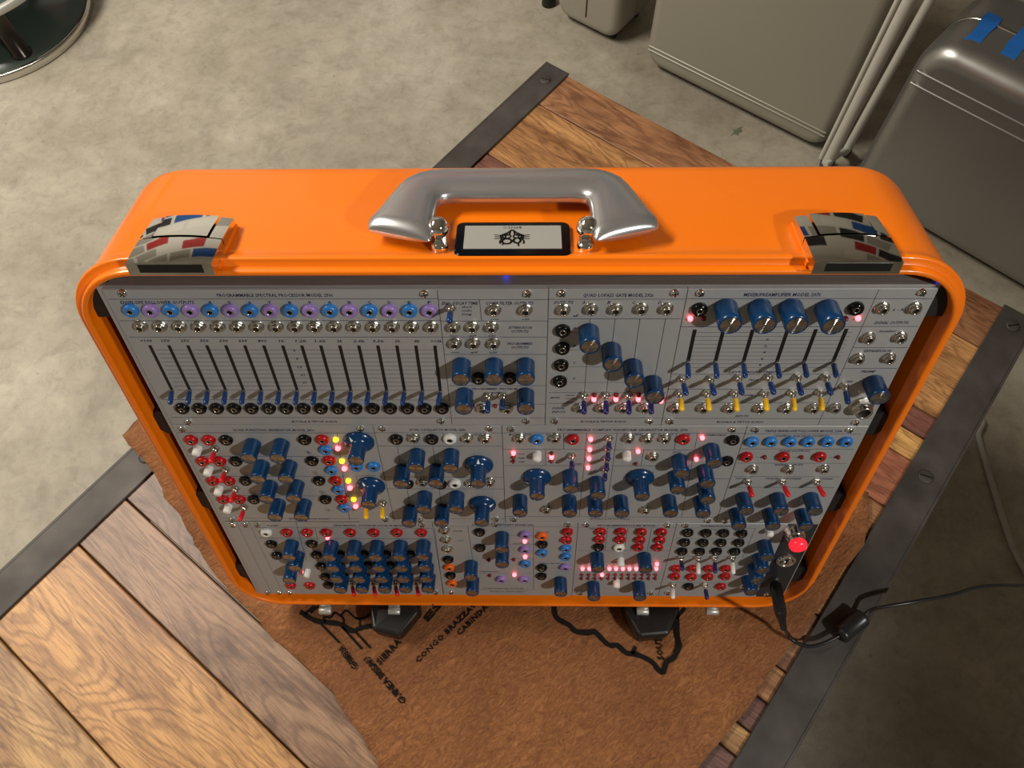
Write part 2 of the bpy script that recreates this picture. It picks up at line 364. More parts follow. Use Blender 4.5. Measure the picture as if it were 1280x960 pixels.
for side, bb in ((1, T_L), (-1, T_R)):
    c = bb - side * BAND / 2
    b = MB(); b.box(-BAND / 2, BAND / 2, T_A0, T_A1 + 2, 0.0, 3.5, 'iron', ch=0.8)
    x = BAND / 2 if side < 0 else -BAND / 2
    b.box(min(x, x + (3 if side < 0 else -3)), max(x, x + (3 if side < 0 else -3)), T_A0, T_A1 + 2, -40, 3.2, 'iron')
    band = obj('iron_band', b, table, mat=tm(0, c))
    sb = MB(); sb.lathe([(8.5, 3.4), (8.5, 4.2), (6.5, 4.9), (0.01, 5.1)], 16, 'iron', cap1=False); sb.box(-7, 7, -0.9, 0.9, 4.6, 5.25, 'slot_black')
    sm = sb.mesh('screw')
    for px in (((180, 569), (682, 100)) if side > 0 else ((1260, 404), (1148, 590))):
        q = onz(*px, 3.5); obj('screw', sm, band, (0, q.dot(TA), 0), rot=(0, 0, random.uniform(0.2, 1.2)))
b = MB()
for x0, x1, y0, y1 in ((-385, -360, T_A0 + 20, T_A1 - 20), (360, 385, T_A0 + 20, T_A1 - 20), (-385, 385, T_A0 + 20, T_A0 + 45), (-385, 385, T_A1 - 45, T_A1 - 20)):
    b.box(x0, x1, y0, y1, -95, -22, 'dark_wood')
obj('apron', b, table, mat=tm(0, (T_L + T_R) / 2))
lb = MB(); lb.box(-30, 30, -30, 30, 0, 430, 'dark_wood'); lm = lb.mesh('leg')
for aa in (T_A0 + 60, T_A1 - 60):
    for bb in (T_L - 60, T_R + 60):
        m = tm(aa, bb); m.translation.z = 0; obj('leg', lm, table, mat=m)

# ------------------------------------------------------------------ bark cloth on the table
cloth_px = [(147, 540), (156, 549), (168, 562), (180, 573), (195, 592), (207, 622), (222, 640), (250, 690), (262, 706), (283, 735), (300, 752), (322, 772), (345, 801), (372, 822), (400, 851), (418, 868), (432, 893), (455, 925), (475, 960)]
edge = [onz(*p, 4.0) for p in cloth_px]
edge += [tab(-222, -60), tab(-232, -170), tab(-180, -246)] + [onz(*p, 4.0) for p in [(870, 960), (890, 936), (910, 914), (938, 880), (966, 836), (985, 812), (1006, 789), (1022, 763), (1034, 748), (1040, 735), (1050, 716), (1060, 704), (1078, 682), (1084, 650)]]
edge += [tab(345, -236), tab(300, -110), tab(235, 40), tab(170, 170), tab(60, 330), tab(-40, 450), tab(-85, 517), tab(-118, 516)]
cz = empty('bark_cloth', at((0, 0, 0)), 'brown fibrous bark cloth printed with a black map, spread on the table', 'cloth')
bm = bmesh.new(); jag = []
for i, p in enumerate(edge):
    q = edge[(i + 1) % len(edge)]; d = q - p; k = max(1, int(d.length / 9)); nrm = Vector((-d.y, d.x, 0)).normalized()
    for j in range(k): jag.append(p + d * (j / k) + nrm * (random.uniform(-1.4, 1.4) if d.length > 12 else random.uniform(-.6, .6)))
lo = min(p.x for p in jag), min(p.y for p in jag); hi = max(p.x for p in jag), max(p.y for p in jag)
vs = [bm.verts.new((p.x * MM, p.y * MM, 0.0)) for p in jag]; bm.faces.new(vs); bm.normal_update()
if bm.faces[:][0].normal.z < 0: bmesh.ops.reverse_faces(bm, faces=bm.faces[:])
step = 0.025
for axis in (0, 1):
    t = lo[axis] * MM
    while t < hi[axis] * MM:
        t += step; no = (1, 0, 0) if axis == 0 else (0, 1, 0); co = (t, 0, 0) if axis == 0 else (0, t, 0)
        bmesh.ops.bisect_plane(bm, geom=bm.verts[:] + bm.edges[:] + bm.faces[:], plane_co=co, plane_no=no)
for v in bm.verts:
    p = v.co / MM; s = p.dot(TA); t_ = p.dot(TB)
    z = 6.4 + 0.7 * math.sin(p.x * 0.031 + 1.0) * math.sin(p.y * 0.027) + 0.4 * math.sin(p.x * 0.09 + p.y * 0.06)
    if t_ > T_L: z -= (t_ - T_L) ** 1.3 * 0.16                   # the corner that overhangs the table droops
    v.co.z = z * MM
me = bpy.data.meshes.new('cloth_sheet'); bm.to_mesh(me); bm.free(); me.materials.append(MATS['bark_cloth'])
for p in me.polygons: p.use_smooth = True
sheet = obj('cloth_sheet', me, cz); md = sheet.modifiers.new('thickness', 'SOLIDIFY'); md.thickness = 0.0012; md.offset = -1

# ------------------------------------------------------------------ text and printed strips
def text_into(b, s, mat, place, shear=0.0, width=None, height=2.0, bold=0.0):
    """text flat in local xy, scaled to width x height (mm), then mapped by place(x, y) -> 3-vector"""
    c = bpy.data.curves.new('t', 'FONT'); c.body = s; c.size = 1.0; c.resolution_u = 1; c.shear = shear; c.align_x = 'LEFT'; c.offset = bold
    o = bpy.data.objects.new('t', c); COL.objects.link(o); bpy.context.view_layer.update()
    me = bpy.data.meshes.new_from_object(o.evaluated_get(bpy.context.evaluated_depsgraph_get()))
    bpy.data.objects.remove(o); bpy.data.curves.remove(c)
    if not me.vertices: return
    xs = [v.co.x for v in me.vertices]; x0, x1 = min(xs), max(xs)
    sx = width / (x1 - x0) if width else height / 0.7; sy = height / 0.7
    vs = [place((v.co.x - (x0 + x1) / 2) * sx, (v.co.y - 0.35) * sy) for v in me.vertices]
    b.add(vs, [tuple(p.vertices) for p in me.polygons], mat)
    bpy.data.meshes.remove(me)
def strip_into(b, pts, wd, mat, z):
    for i in range(len(pts) - 1):
        p, q = Vector(pts[i]), Vector(pts[i + 1]); d = (q - p)
        if d.length < 1e-6: continue
        d.normalize(); nn = Vector((-d.y, d.x)) * wd / 2; e = d * wd * 0.3
        b.add([(*(p - e - nn), z), (*(q + e - nn), z), (*(q + e + nn), z), (*(p - e + nn), z)], [(0, 1, 2, 3)], mat)

CZ = 7.9
def ribbon(b, pts, wd, mat, z):
    pts = [Vector(p) for p in smooth_path([(*p, 0) for p in pts], 3)]; L = []; Rr_ = []
    for i, p in enumerate(pts):
        d = (pts[min(i + 1, len(pts) - 1)] - pts[max(i - 1, 0)]).normalized(); nn = Vector((-d.y, d.x, 0)) * wd / 2 * random.uniform(0.85, 1.15)
        L.append((p.x + nn.x, p.y + nn.y, z)); Rr_.append((p.x - nn.x, p.y - nn.y, z))
    n = len(pts); b.add(L + Rr_, [(i, n + i, n + i + 1, i + 1) for i in range(n - 1)], mat)
def czp(pts): return [tuple(onz(x, y, CZ).xy) for x, y in pts]
b = MB()
c680 = lambda L: [(680 + x / 5.333, 745 + y / 5.333) for x, y in L]
c380 = lambda L: [(380 + x / 7.111, 745 + y / 7.111) for x, y in L]
ribbon(b, czp(c680([(70, 30), (70, 85), (90, 150), (170, 195), (210, 235), (290, 245), (340, 240), (400, 300), (440, 330), (490, 330), (550, 380), (620, 390), (720, 440), (760, 490), (795, 505), (815, 440), (860, 415), (885, 370), (900, 320), (885, 240), (888, 60)])), 5.5, 'ink', CZ)
ribbon(b, czp(c680([(885, 150), (945, 80)])), 3.0, 'ink', CZ)
ribbon(b, czp(c680([(590, 385), (610, 335)])), 4.0, 'ink', CZ)
ribbon(b, czp(c680([(825, 220), (825, 150), (850, 150), (850, 220), (825, 220)])), 2.2, 'ink', CZ)
obj('printed_coastline', b, cz); b = MB()
ribbon(b, czp(c380([(-30, 140), (0, 160), (100, 220), (210, 235), (320, 250), (430, 310), (520, 280), (640, 255), (720, 230)])), 5.0, 'ink', CZ)
for L, wd in (([(10, 160), (100, 90)], 2.5), ([(60, 150), (170, 60)], 2.5), ([(190, 235), (180, 190), (240, 190), (280, 150), (350, 200), (355, 250)], 2.2), ([(330, 180), (380, 130), (450, 190), (500, 215), (495, 270)], 2.2), ([(470, 200), (540, 190), (600, 150)], 2.2),
              ([(150, 245), (315, 415)], 2.4), ([(340, 275), (515, 470)], 2.4), ([(460, 320), (590, 460)], 2.4)):
    ribbon(b, czp(c380(L)), wd, 'ink', CZ)
o = obj('printed_borders', b, cz); o['kind'] = 'stuff'
def cloth_text(s, p0, p1, h):
    a0, a1 = onz(*p0, CZ), onz(*p1, CZ); d = (a1 - a0); w = d.length; d.normalize(); u = Vector((-d.y, d.x, 0)); c = (a0 + a1) / 2
    b = MB(); text_into(b, s, 'ink', lambda x, y: c + d * x + u * y, width=w, height=h, bold=0.028); obj('printed_word', b, cz)
cloth_text('CONGO BRAZZAVILLE', (520, 827), (609, 741), 5.4)
cloth_text('CABINDA', (572, 793), (609, 757), 5.4)
cloth_text('SIERRA', (472, 829), (500, 800), 6.5)
cloth_text('GUINEA BISSAU', (506, 879), (457, 822), 6.5)
cloth_text('GAMBIA', (445, 836), (425, 808), 6.5)
cloth_text('SOUTH', (826, 825), (822, 790), 6.5)
cloth_text('ES', (532, 775), (552, 752), 7)

# ------------------------------------------------------------------ the orange instrument case
case = empty('instrument_case', face_matrix(0, -223, -50), 'glossy orange hard-shell case with rounded corners, silver handle and chrome latches', 'case')
CASE_IN = case.matrix_world.inverted()
def cm(u=0, v=0, w=0): return CASE_IN @ face_matrix(u, v, w)
def rrect(hu, hv, r, k=10):
    out = []
    for cx, cy, t0 in ((hu - r, hv - r, 0), (-hu + r, hv - r, 90), (-hu + r, -hv + r, 180), (hu - r, -hv + r, 270)):
        for i in range(k + 1):
            t = math.radians(t0 + 90 * i / k); out.append((cx + r * math.cos(t), cy + r * math.sin(t)))
    return out
def loft(b, prof, hu, hv, r, mat, cap0=False, cap1=False, k=10):
    rings = [[(x, y, w) for x, y in rrect(hu + o, hv + o, r + o, k)] for o, w in prof]; n = len(rings[0])
    vs = [p for g in rings for p in g]; fs = []
    for i in range(len(rings) - 1):
        for j in range(n):
            q = (j + 1) % n; fs.append((i * n + j, (i + 1) * n + j, (i + 1) * n + q, i * n + q))
    b.add(vs, fs, mat, True)
    if cap0: b.add(rings[0], [tuple(range(n))], mat)
    if cap1: b.add(rings[-1], [tuple(reversed(range(n)))], mat)
b = MB()
loft(b, [(-4, -114), (-1, -112), (0, -108), (0, -30), (0.1, -9.5), (-0.6, -8.5), (-0.6, -6), (0.1, -5), (0.1, 1.2), (0.3, 2.6), (1.0, 3.4), (2.2, 3.6), (3.4, 3.4), (4.1, 2.6), (4.3, 1.2), (4.3, -1.5), (4.6, -2.0),
         (8.8, -2.0), (9.6, -2.3), (10.0, -3.1), (10.0, -5.0), (9.4, -7.0), (8.2, -9.5), (7.4, -13), (7.2, -18), (6.8, -104), (6.0, -110), (3.5, -115.5), (-1.0, -119), (-6, -121), (-12, -121.5)], 280, 213, 42, 'orange_paint', cap0=True, cap1=True, k=12)
obj('shell', b, case, mat=cm())
b = MB(); u0, _ = onp(541.5, 751, 0); b.box(-0.5, 0.5, -1.0, 9, -8, 4.0, 'seam_dark'); obj('rim_seam', b, case, mat=cm(u0, -222.5, 0))
# aluminium frame that carries the modules
b = MB()
b.box(-265.5, 265.5, 198.5, 201.8, -58, -2.2, 'brushed_top'); b.box(-265.5, 265.5, -201.8, -198.5, -58, -2.2, 'brushed_top')
b.box(-267.5, -264.2, -201.8, 201.8, -58, -1.2, 'panel_grey'); b.box(264.2, 266.0, -201.8, 201.8, -58, -2.2, 'panel_grey')
obj('rack_frame', b, case, mat=cm())
def bumper(u, v, hv, side):
    b = MB(); x0, x1 = 0.0, 13.5; c = 5.0
    pts = [(x0, -hv), (x1 - c, -hv), (x1, -hv + c), (x1, hv - c), (x1 - c, hv), (x0, hv)]
    if side < 0: pts = [(-x, y) for x, y in reversed(pts)]
    b.prism(pts, -70, -6, 'black_matte')
    obj('rubber_bumper', b, case, mat=cm(side * 266.5, v, 0))
for v in (62, -43, -166):
    bumper(0, v, 13, -1); bumper(0, v, 13, 1)
for sd in (-1, 1):
    b = MB(); pts = [(0, -16), (12.5, -16), (12.5, -6), (9.5, 3), (4, 11), (-1, 15.5), (-6, 17.5), (-6, 13.8), (0, 13.8)]
    pts = [(sd * x, y) for x, y in pts]
    if sd < 0: pts.reverse()
    b.prism(pts, -70, -5, 'black_matte'); obj('corner_bumper', b, case, mat=cm(sd * 266.5, 188.5, 0))
lbm = MB(); lbm.lathe([(1.6, 0), (1.6, 1.5), (1.1, 2.4), (0.01, 2.7)], 10, 'led_blue', cap1=False); lbm = lbm.mesh('blue_led')
for u, v, w in ((-6, 206, -16), (*onp(1175.5, 349, -5), -6)): obj('blue_led', lbm, case, mat=cm(u, v, w))
# nameplate
b = MB(); pl = rrect(36, 17.5, 4, 4)
TOPF = Matrix(((1, 0, 0, 0), (0, 0, 1, 0), (0, -1, 0, 0), (0, 0, 0, 1)))     # local x = u, y = -w, z = v
def topm(u, w, v=220.2): return cm(u, v, w) @ TOPF
b.add([(x, y, 0) for x, y in pl] + [(x, y, 2.8) for x, y in pl] + [(x * 0.975, y * 0.95, 3.6) for x, y in pl],
      [(i, (i + 1) % len(pl), len(pl) + (i + 1) % len(pl), len(pl) + i) for i in range(len(pl))] + [(len(pl) + i, len(pl) + (i + 1) % len(pl), 2 * len(pl) + (i + 1) % len(pl), 2 * len(pl) + i) for i in range(len(pl))] + [tuple(range(2 * len(pl), 3 * len(pl)))], 'black')
np_ = obj('nameplate', b, case, mat=topm(-1.5, -21.5))
b = MB(); b.box(-30.5, 30.5, -11.5, 12.5, 3.5, 4.0, 'plate_silver'); obj('metal_plate', b, np_)
b = MB(); zt = 4.1
text_into(b, 'BFNYC', 'ink', lambda x, y: (-x - 0.4, -y + 10.3, zt), width=11.5, height=2.4)
def ell(cx, cy, rx, ry, wd, k=14): strip_into(b, [(cx + rx * math.cos(2 * math.pi * i / k), cy + ry * math.sin(2 * math.pi * i / k)) for i in range(k + 1)], wd, 'ink', zt)
for sx in (-1, 1):
    ell(sx * 3.4 - 0.4, 1.0, 2.6, 2.0, 1.1); ell(sx * 3.2 - 0.4, -4.2 if sx < 0 else -3.4, 3.0 if sx < 0 else 2.2, 2.6, 1.5); ell(sx * 5.6 - 0.4, 0.4, 1.6, 1.6, 1.0)
    strip_into(b, [(-0.4 + sx * 0.3, 7.6), (-0.4 + sx * 2.6, 4.8), (-0.4 + sx * 7.5, 1.6)], 1.4, 'ink', zt)
    strip_into(b, [(-0.4 + sx * 1.2, 6.6), (-0.4 + sx * 1.6, 2.5), (-0.4 + sx * 4.2, 1.8)], 1.2, 'ink', zt)
    for k in range(3): strip_into(b, [(-0.4 + sx * 6.2, 1.6 - k * 1.5), (-0.4 + sx * 10.8, 2.6 - k * 2.0)], 0.7, 'ink', zt)
    strip_into(b, [(-0.4 + sx * 6.4, -1.6), (-0.4 + sx * 7.6, -4.5), (-0.4 + sx * 7.2, -6.5)], 1.2, 'ink', zt)
strip_into(b, [(3.4, -5.5), (3.8, -8.8)], 1.2, 'ink', zt); strip_into(b, [(-5.2, -6.0), (-6.4, -8.0)], 1.0, 'ink', zt)
obj('emblem_print', b, np_)
# handle
b = MB()
half = []
for e in (0.0, 0.5, 1.4, 3.0, 5.0, 7.5, 10.0):
    f = math.sqrt(max(0.0025, 1 - (1 - e / 10.0) ** 2)); half.append(((-92.5 + 0.26 * e + 4.0 * (1 - f), 20.5 + 0.965 * e), (-49.2 - 2.0 * (1 - f), 8.5 + e), f))
half += [((-87, 36), (-49, 24), 1.0), ((-81, 53), (-49, 38), 1.0), ((-76.5, 65), (-48.8, 46), 1.0), ((-72, 74), (-48, 50), 1.0), ((-65, 80.5), (-46, 52.6), 1.0),
        ((-57, 84), (-42, 54), 1.0), ((-46, 85.3), (-36, 54.5), 1.0), ((-20, 85.6), (-18, 54.6), 1.0)]
stations = half + [((-o[0], o[1]), (-i_[0], i_[1]), k) for o, i_, k in reversed(half)]
NR = 24; rings = []
for o, i_, k in stations:
    o, i_ = Vector(o), Vector(i_); c = (o + i_) / 2; h = (o - i_) / 2
    ring = []
    for q in range(NR):
        t = 2 * math.pi * q / NR; ct, sn_ = math.cos(t), math.sin(t); e = 2 / 2.6
        ring.append((*(c + h * (math.copysign(abs(ct) ** e, ct))), 7.4 * k * math.copysign(abs(sn_) ** e, sn_)))
    rings.append(ring)
n = len(rings)
b.add([p for g in rings for p in g], [(a * NR + q, (a + 1) * NR + q, (a + 1) * NR + (q + 1) % NR, a * NR + (q + 1) % NR) for a in range(n - 1) for q in range(NR)], 'handle_silver', True)
b.add(rings[0], [tuple(range(NR))], 'handle_silver'); b.add(rings[-1], [tuple(reversed(range(NR)))], 'handle_silver')
hb = obj('handle', b, case, mat=cm(-1.5, 230.8, 0) @ TOPF)
for sx in (-1, 1):
    b = MB(); b.lathe([(5.5, 0), (5.5, 3.5), (4.5, 5.5), (0.01, 6)], 16, 'chrome', cap1=False)
    b.lathe([(7 * math.cos(t), 11 + 7 * math.sin(t)) for t in [math.radians(-80 + 16 * i) for i in range(11)]], 18, 'chrome', M=Matrix.Translation((sx * 1.0, 7, 0)), cap1=True)
    b.box(-4, 4, -3, 8, 0, 7, 'chrome', ch=1.5)
    obj('handle_post', b, case, mat=topm(-1.5 + sx * 45.5, -15))
# latches
def slab(b, u0, u1, y0, y1, ft, fb, mat, n=8, m=10):
    top = [[(u0 + (u1 - u0) * i / n, y0 + (y1 - y0) * j / m) for i in range(n + 1)] for j in range(m + 1)]
    vs = [(x, y, ft(x, y)) for r in top for x, y in r] + [(x, y, fb(x, y)) for r in top for x, y in r]; N = (n + 1) * (m + 1); fs = []
    id_ = lambda i, j: j * (n + 1) + i
    for j in range(m):
        for i in range(n): fs.append((id_(i, j), id_(i + 1, j), id_(i + 1, j + 1), id_(i, j + 1)))
    b.add(vs[:N], fs, mat, True)
    fs = []; vv = vs
    for i in range(n): fs += [(id_(i, 0), N + id_(i, 0), N + id_(i + 1, 0), id_(i + 1, 0)), (id_(i, m), id_(i + 1, m), N + id_(i + 1, m), N + id_(i, m))]
    for j in range(m): fs += [(id_(0, j), id_(0, j + 1), N + id_(0, j + 1), N + id_(0, j)), (id_(n, j), N + id_(n, j), N + id_(n, j + 1), id_(n, j + 1))]
    b.add(vv, fs, mat, False)
for sx, uc in ((-1, -207.5), (1, 203.0)):
    crown = lambda x, y: 10.5 - 0.0022 * (y - 4) ** 2 - 2.2 * (x / 26.0) ** 2
    low = lambda x, y: 0.2 if y > 1 else -0.6
    latch_m = topm(uc, 0, 221.2)
    b = MB(); slab(b, -26, 26, -11, 13, crown, low, 'chrome'); b.box(-19, 20, -11.25, -10.5, 1.5, 7.4, 'slot_black')
    la = obj('latch', b, case, mat=latch_m)
    for nm, a0, a1 in (('latch_rail', -26, -18.2), ('latch_flap', -17, 17), ('latch_rail', 18.2, 26)):
        b = MB(); slab(b, a0, a1, 14.0, 39, (lambda x, y: crown(x, y) + 0.8) if nm == 'latch_flap' else crown, low, 'chrome'); obj(nm, b, la)
    b = MB(); b.box(-26.5, 26.5, -2, 40, -3, 1.2, 'orange_paint'); obj('latch_base', b, la)
# hinge knuckles under the front edge
for x, y in ((407, 763), (493, 764), (803, 764), (890, 764)):
    q = onz(x, y, 36); u = q.x; v = (q - PO).dot(EV); w = (q - PO).dot(EW)
    b = MB(); b.lathe([(0.01, -6.2), (3.6, -6.2), (4, -5.8), (4, 5.8), (3.6, 6.2), (0.01, 6.2)], 14, 'plate_silver', M=Matrix.Rotation(math.radians(90), 4, 'Y'), cap1=False); b.box(-6, 6, 0, 10, -12, -2, 'nickel')
    obj('hinge_knuckle', b, case, mat=cm(u, v, w))

# ------------------------------------------------------------------ tilt stand under the case
stand = empty('tilt_stand', at((0, 0, CZ)), 'black tabletop stand with two rubber feet under the orange case', 'stand')
for side, pts in ((-1, [(-156, -4), (-152, -31), (-124, -37), (-104, -12), (-107, 8), (-108, 70), (-150, 70)]), (1, [(109, -10), (121, -37), (152, -34), (164, -8), (164, 70), (118, 70), (108, 6)])):
    n = len(pts); top = [min(30.0, 30.5 - (y + 5) * 0.292) for x, y in pts]
    b = MB(); b.add([(x, y, 0) for x, y in pts] + [(x, y, t) for (x, y), t in zip(pts, top)],
                    [tuple(reversed(range(n))), tuple(range(n, 2 * n))] + [(k, (k + 1) % n, n + (k + 1) % n, n + k) for k in range(n)], 'rubber')
    o = obj('rubber_foot', b, stand)
    o.modifiers.new('round', 'BEVEL'); o.modifiers['round'].width = 0.005; o.modifiers['round'].segments = 3
    xm = sum(p[0] for p in pts) / len(pts)
    b = MB(); b.tube([(xm, 50, 2.6), (xm * 0.9, 232, 2.6)], 2.5, 'rubber', 10); obj('arm', b, stand)
    b = MB(); b.tube([(xm * 0.9, 232, 5), (xm * 0.9, 196, 250)], 5, 'rubber', 10); obj('back_leg', b, stand)
b = MB(); b.tube([(-118, 233, 5), (118, 233, 5)], 4, 'rubber', 10); obj('crossbar', b, stand)

# ------------------------------------------------------------------ the modules
ROWV = ((200.0, 67.0), (66.4, -66.4), (-67.0, -200.0))
_cache = {}
def proto(key, fn):
    if key not in _cache: _cache[key] = fn()
    return _cache[key]
def m_banana(col):
    b = MB(); b.lathe([(5.2, 0), (5.25, 1.3), (5.0, 2.5), (4.3, 3.4), (3.2, 3.7), (2.4, 3.5), (2.2, 2.8)], 20, col, cap1=False); return b.mesh('banana_jack')
def m_socket(col='nickel'):
    b = MB(); b.lathe([(2.35, 2.6), (2.3, 3.3), (1.75, 3.4), (1.65, 3.0)], 14, col, cap1=False); b.lathe([(1.7, 1.2), (1.6, 3.1)], 12, 'hole', cap0=True, cap1=False)
    b.lathe([(2.3, 1.3), (0.01, 1.3)], 12, 'hole', cap1=False); return b.mesh('socket')
def m_jack():
    b = MB(); b.lathe([(4.9, 0), (4.9, 0.5), (4.6, 0.7)], 20, 'nickel', cap1=True)
    b.lathe([(4.25, 0.6), (4.25, 2.4), (3.9, 2.8), (3.0, 2.8)], 12, 'nickel', smooth=False, cap1=False)
    b.lathe([(3.1, 2.6), (3.1, 4.0), (2.8, 4.3), (2.1, 4.3), (1.9, 4.0), (1.9, 2.8)], 18, 'nickel', cap1=False); return b.mesh('jack')
def m_jackhole(r=1.9, z=3.0):
    b = MB(); b.lathe([(r, z), (0.01, z)], 14, 'hole', cap1=False); return b.mesh('jack_hole')
def m_bigjack():
    b = MB(); b.lathe([(9, 0), (9, 0.8), (8.4, 1)], 24, 'nickel'); b.lathe([(7.6, 0.9), (7.6, 4.0), (7.0, 4.8), (5.8, 4.8)], 6, 'nickel', smooth=False, cap1=False)
    b.lathe([(5.9, 4.5), (5.9, 8), (5.5, 8.4), (4.4, 8.4), (4.2, 8.0), (4.2, 5.5)], 22, 'nickel', cap1=False); return b.mesh('large_jack')
def m_knob(r, h):
    b = MB(); n = 28; prof = [(r, 0.6), (r, h * 0.2), (r * 0.985, h * 0.72), (r, h * 0.76), (r, h - 0.9), (r * 0.93, h), (r * 0.84, h), (r * 0.83, h - 0.25)]
    b.lathe(prof, n, 'knob_blue', cap0=True, cap1=False)
    return b.mesh('knob')
def m_cap(r, h):
    b = MB(); b.lathe([(r * 0.84, h - 0.3), (0.01, h - 0.12)], 28, 'spun_metal', cap1=False); return b.mesh('knob_cap')
def m_skirt():
    b = MB(); b.lathe([(11.6, 0.6), (11.8, 1.6), (11.2, 2.8), (9.0, 4.2), (6.8, 5.2), (6.4, 7), (6.2, 17), (6.2, 19.2), (5.8, 20), (5.2, 20), (5.15, 19.75)], 32, 'knob_blue', cap0=True, cap1=False); return b.mesh('skirted_knob')
def m_pointer():
    b = MB(); b.add([(-1.3, 7.2, 5.6), (1.3, 7.2, 5.6), (0, 10.9, 3.5)], [(0, 1, 2)], 'pointer_white'); return b.mesh('pointer')
def m_button():
    b = MB(); b.lathe([(3.4, 0), (3.4, 6.2), (2.9, 7.2), (0.01, 7.5)], 14, 'lever_white', cap1=False); return b.mesh('push_button')
def m_led(c, r=1.75):
    b = MB(); b.lathe([(r, 0), (r, 1.4), (r * 0.8, 2.3), (r * 0.4, 2.8), (0.01, 2.9)], 12, c, cap1=False); return b.mesh('led')
def m_screw():
    b = MB(); b.lathe([(2.9, 0), (2.9, 0.8), (2.3, 1.8), (1.2, 2.3), (0.01, 2.4)], 14, 'chrome', cap1=False); b.box(-2.0, 2.0, -0.35, 0.35, 1.6, 2.45, 'hole'); b.box(-0.35, 0.35, -2.0, 2.0, 1.6, 2.45, 'hole'); return b.mesh('screw')

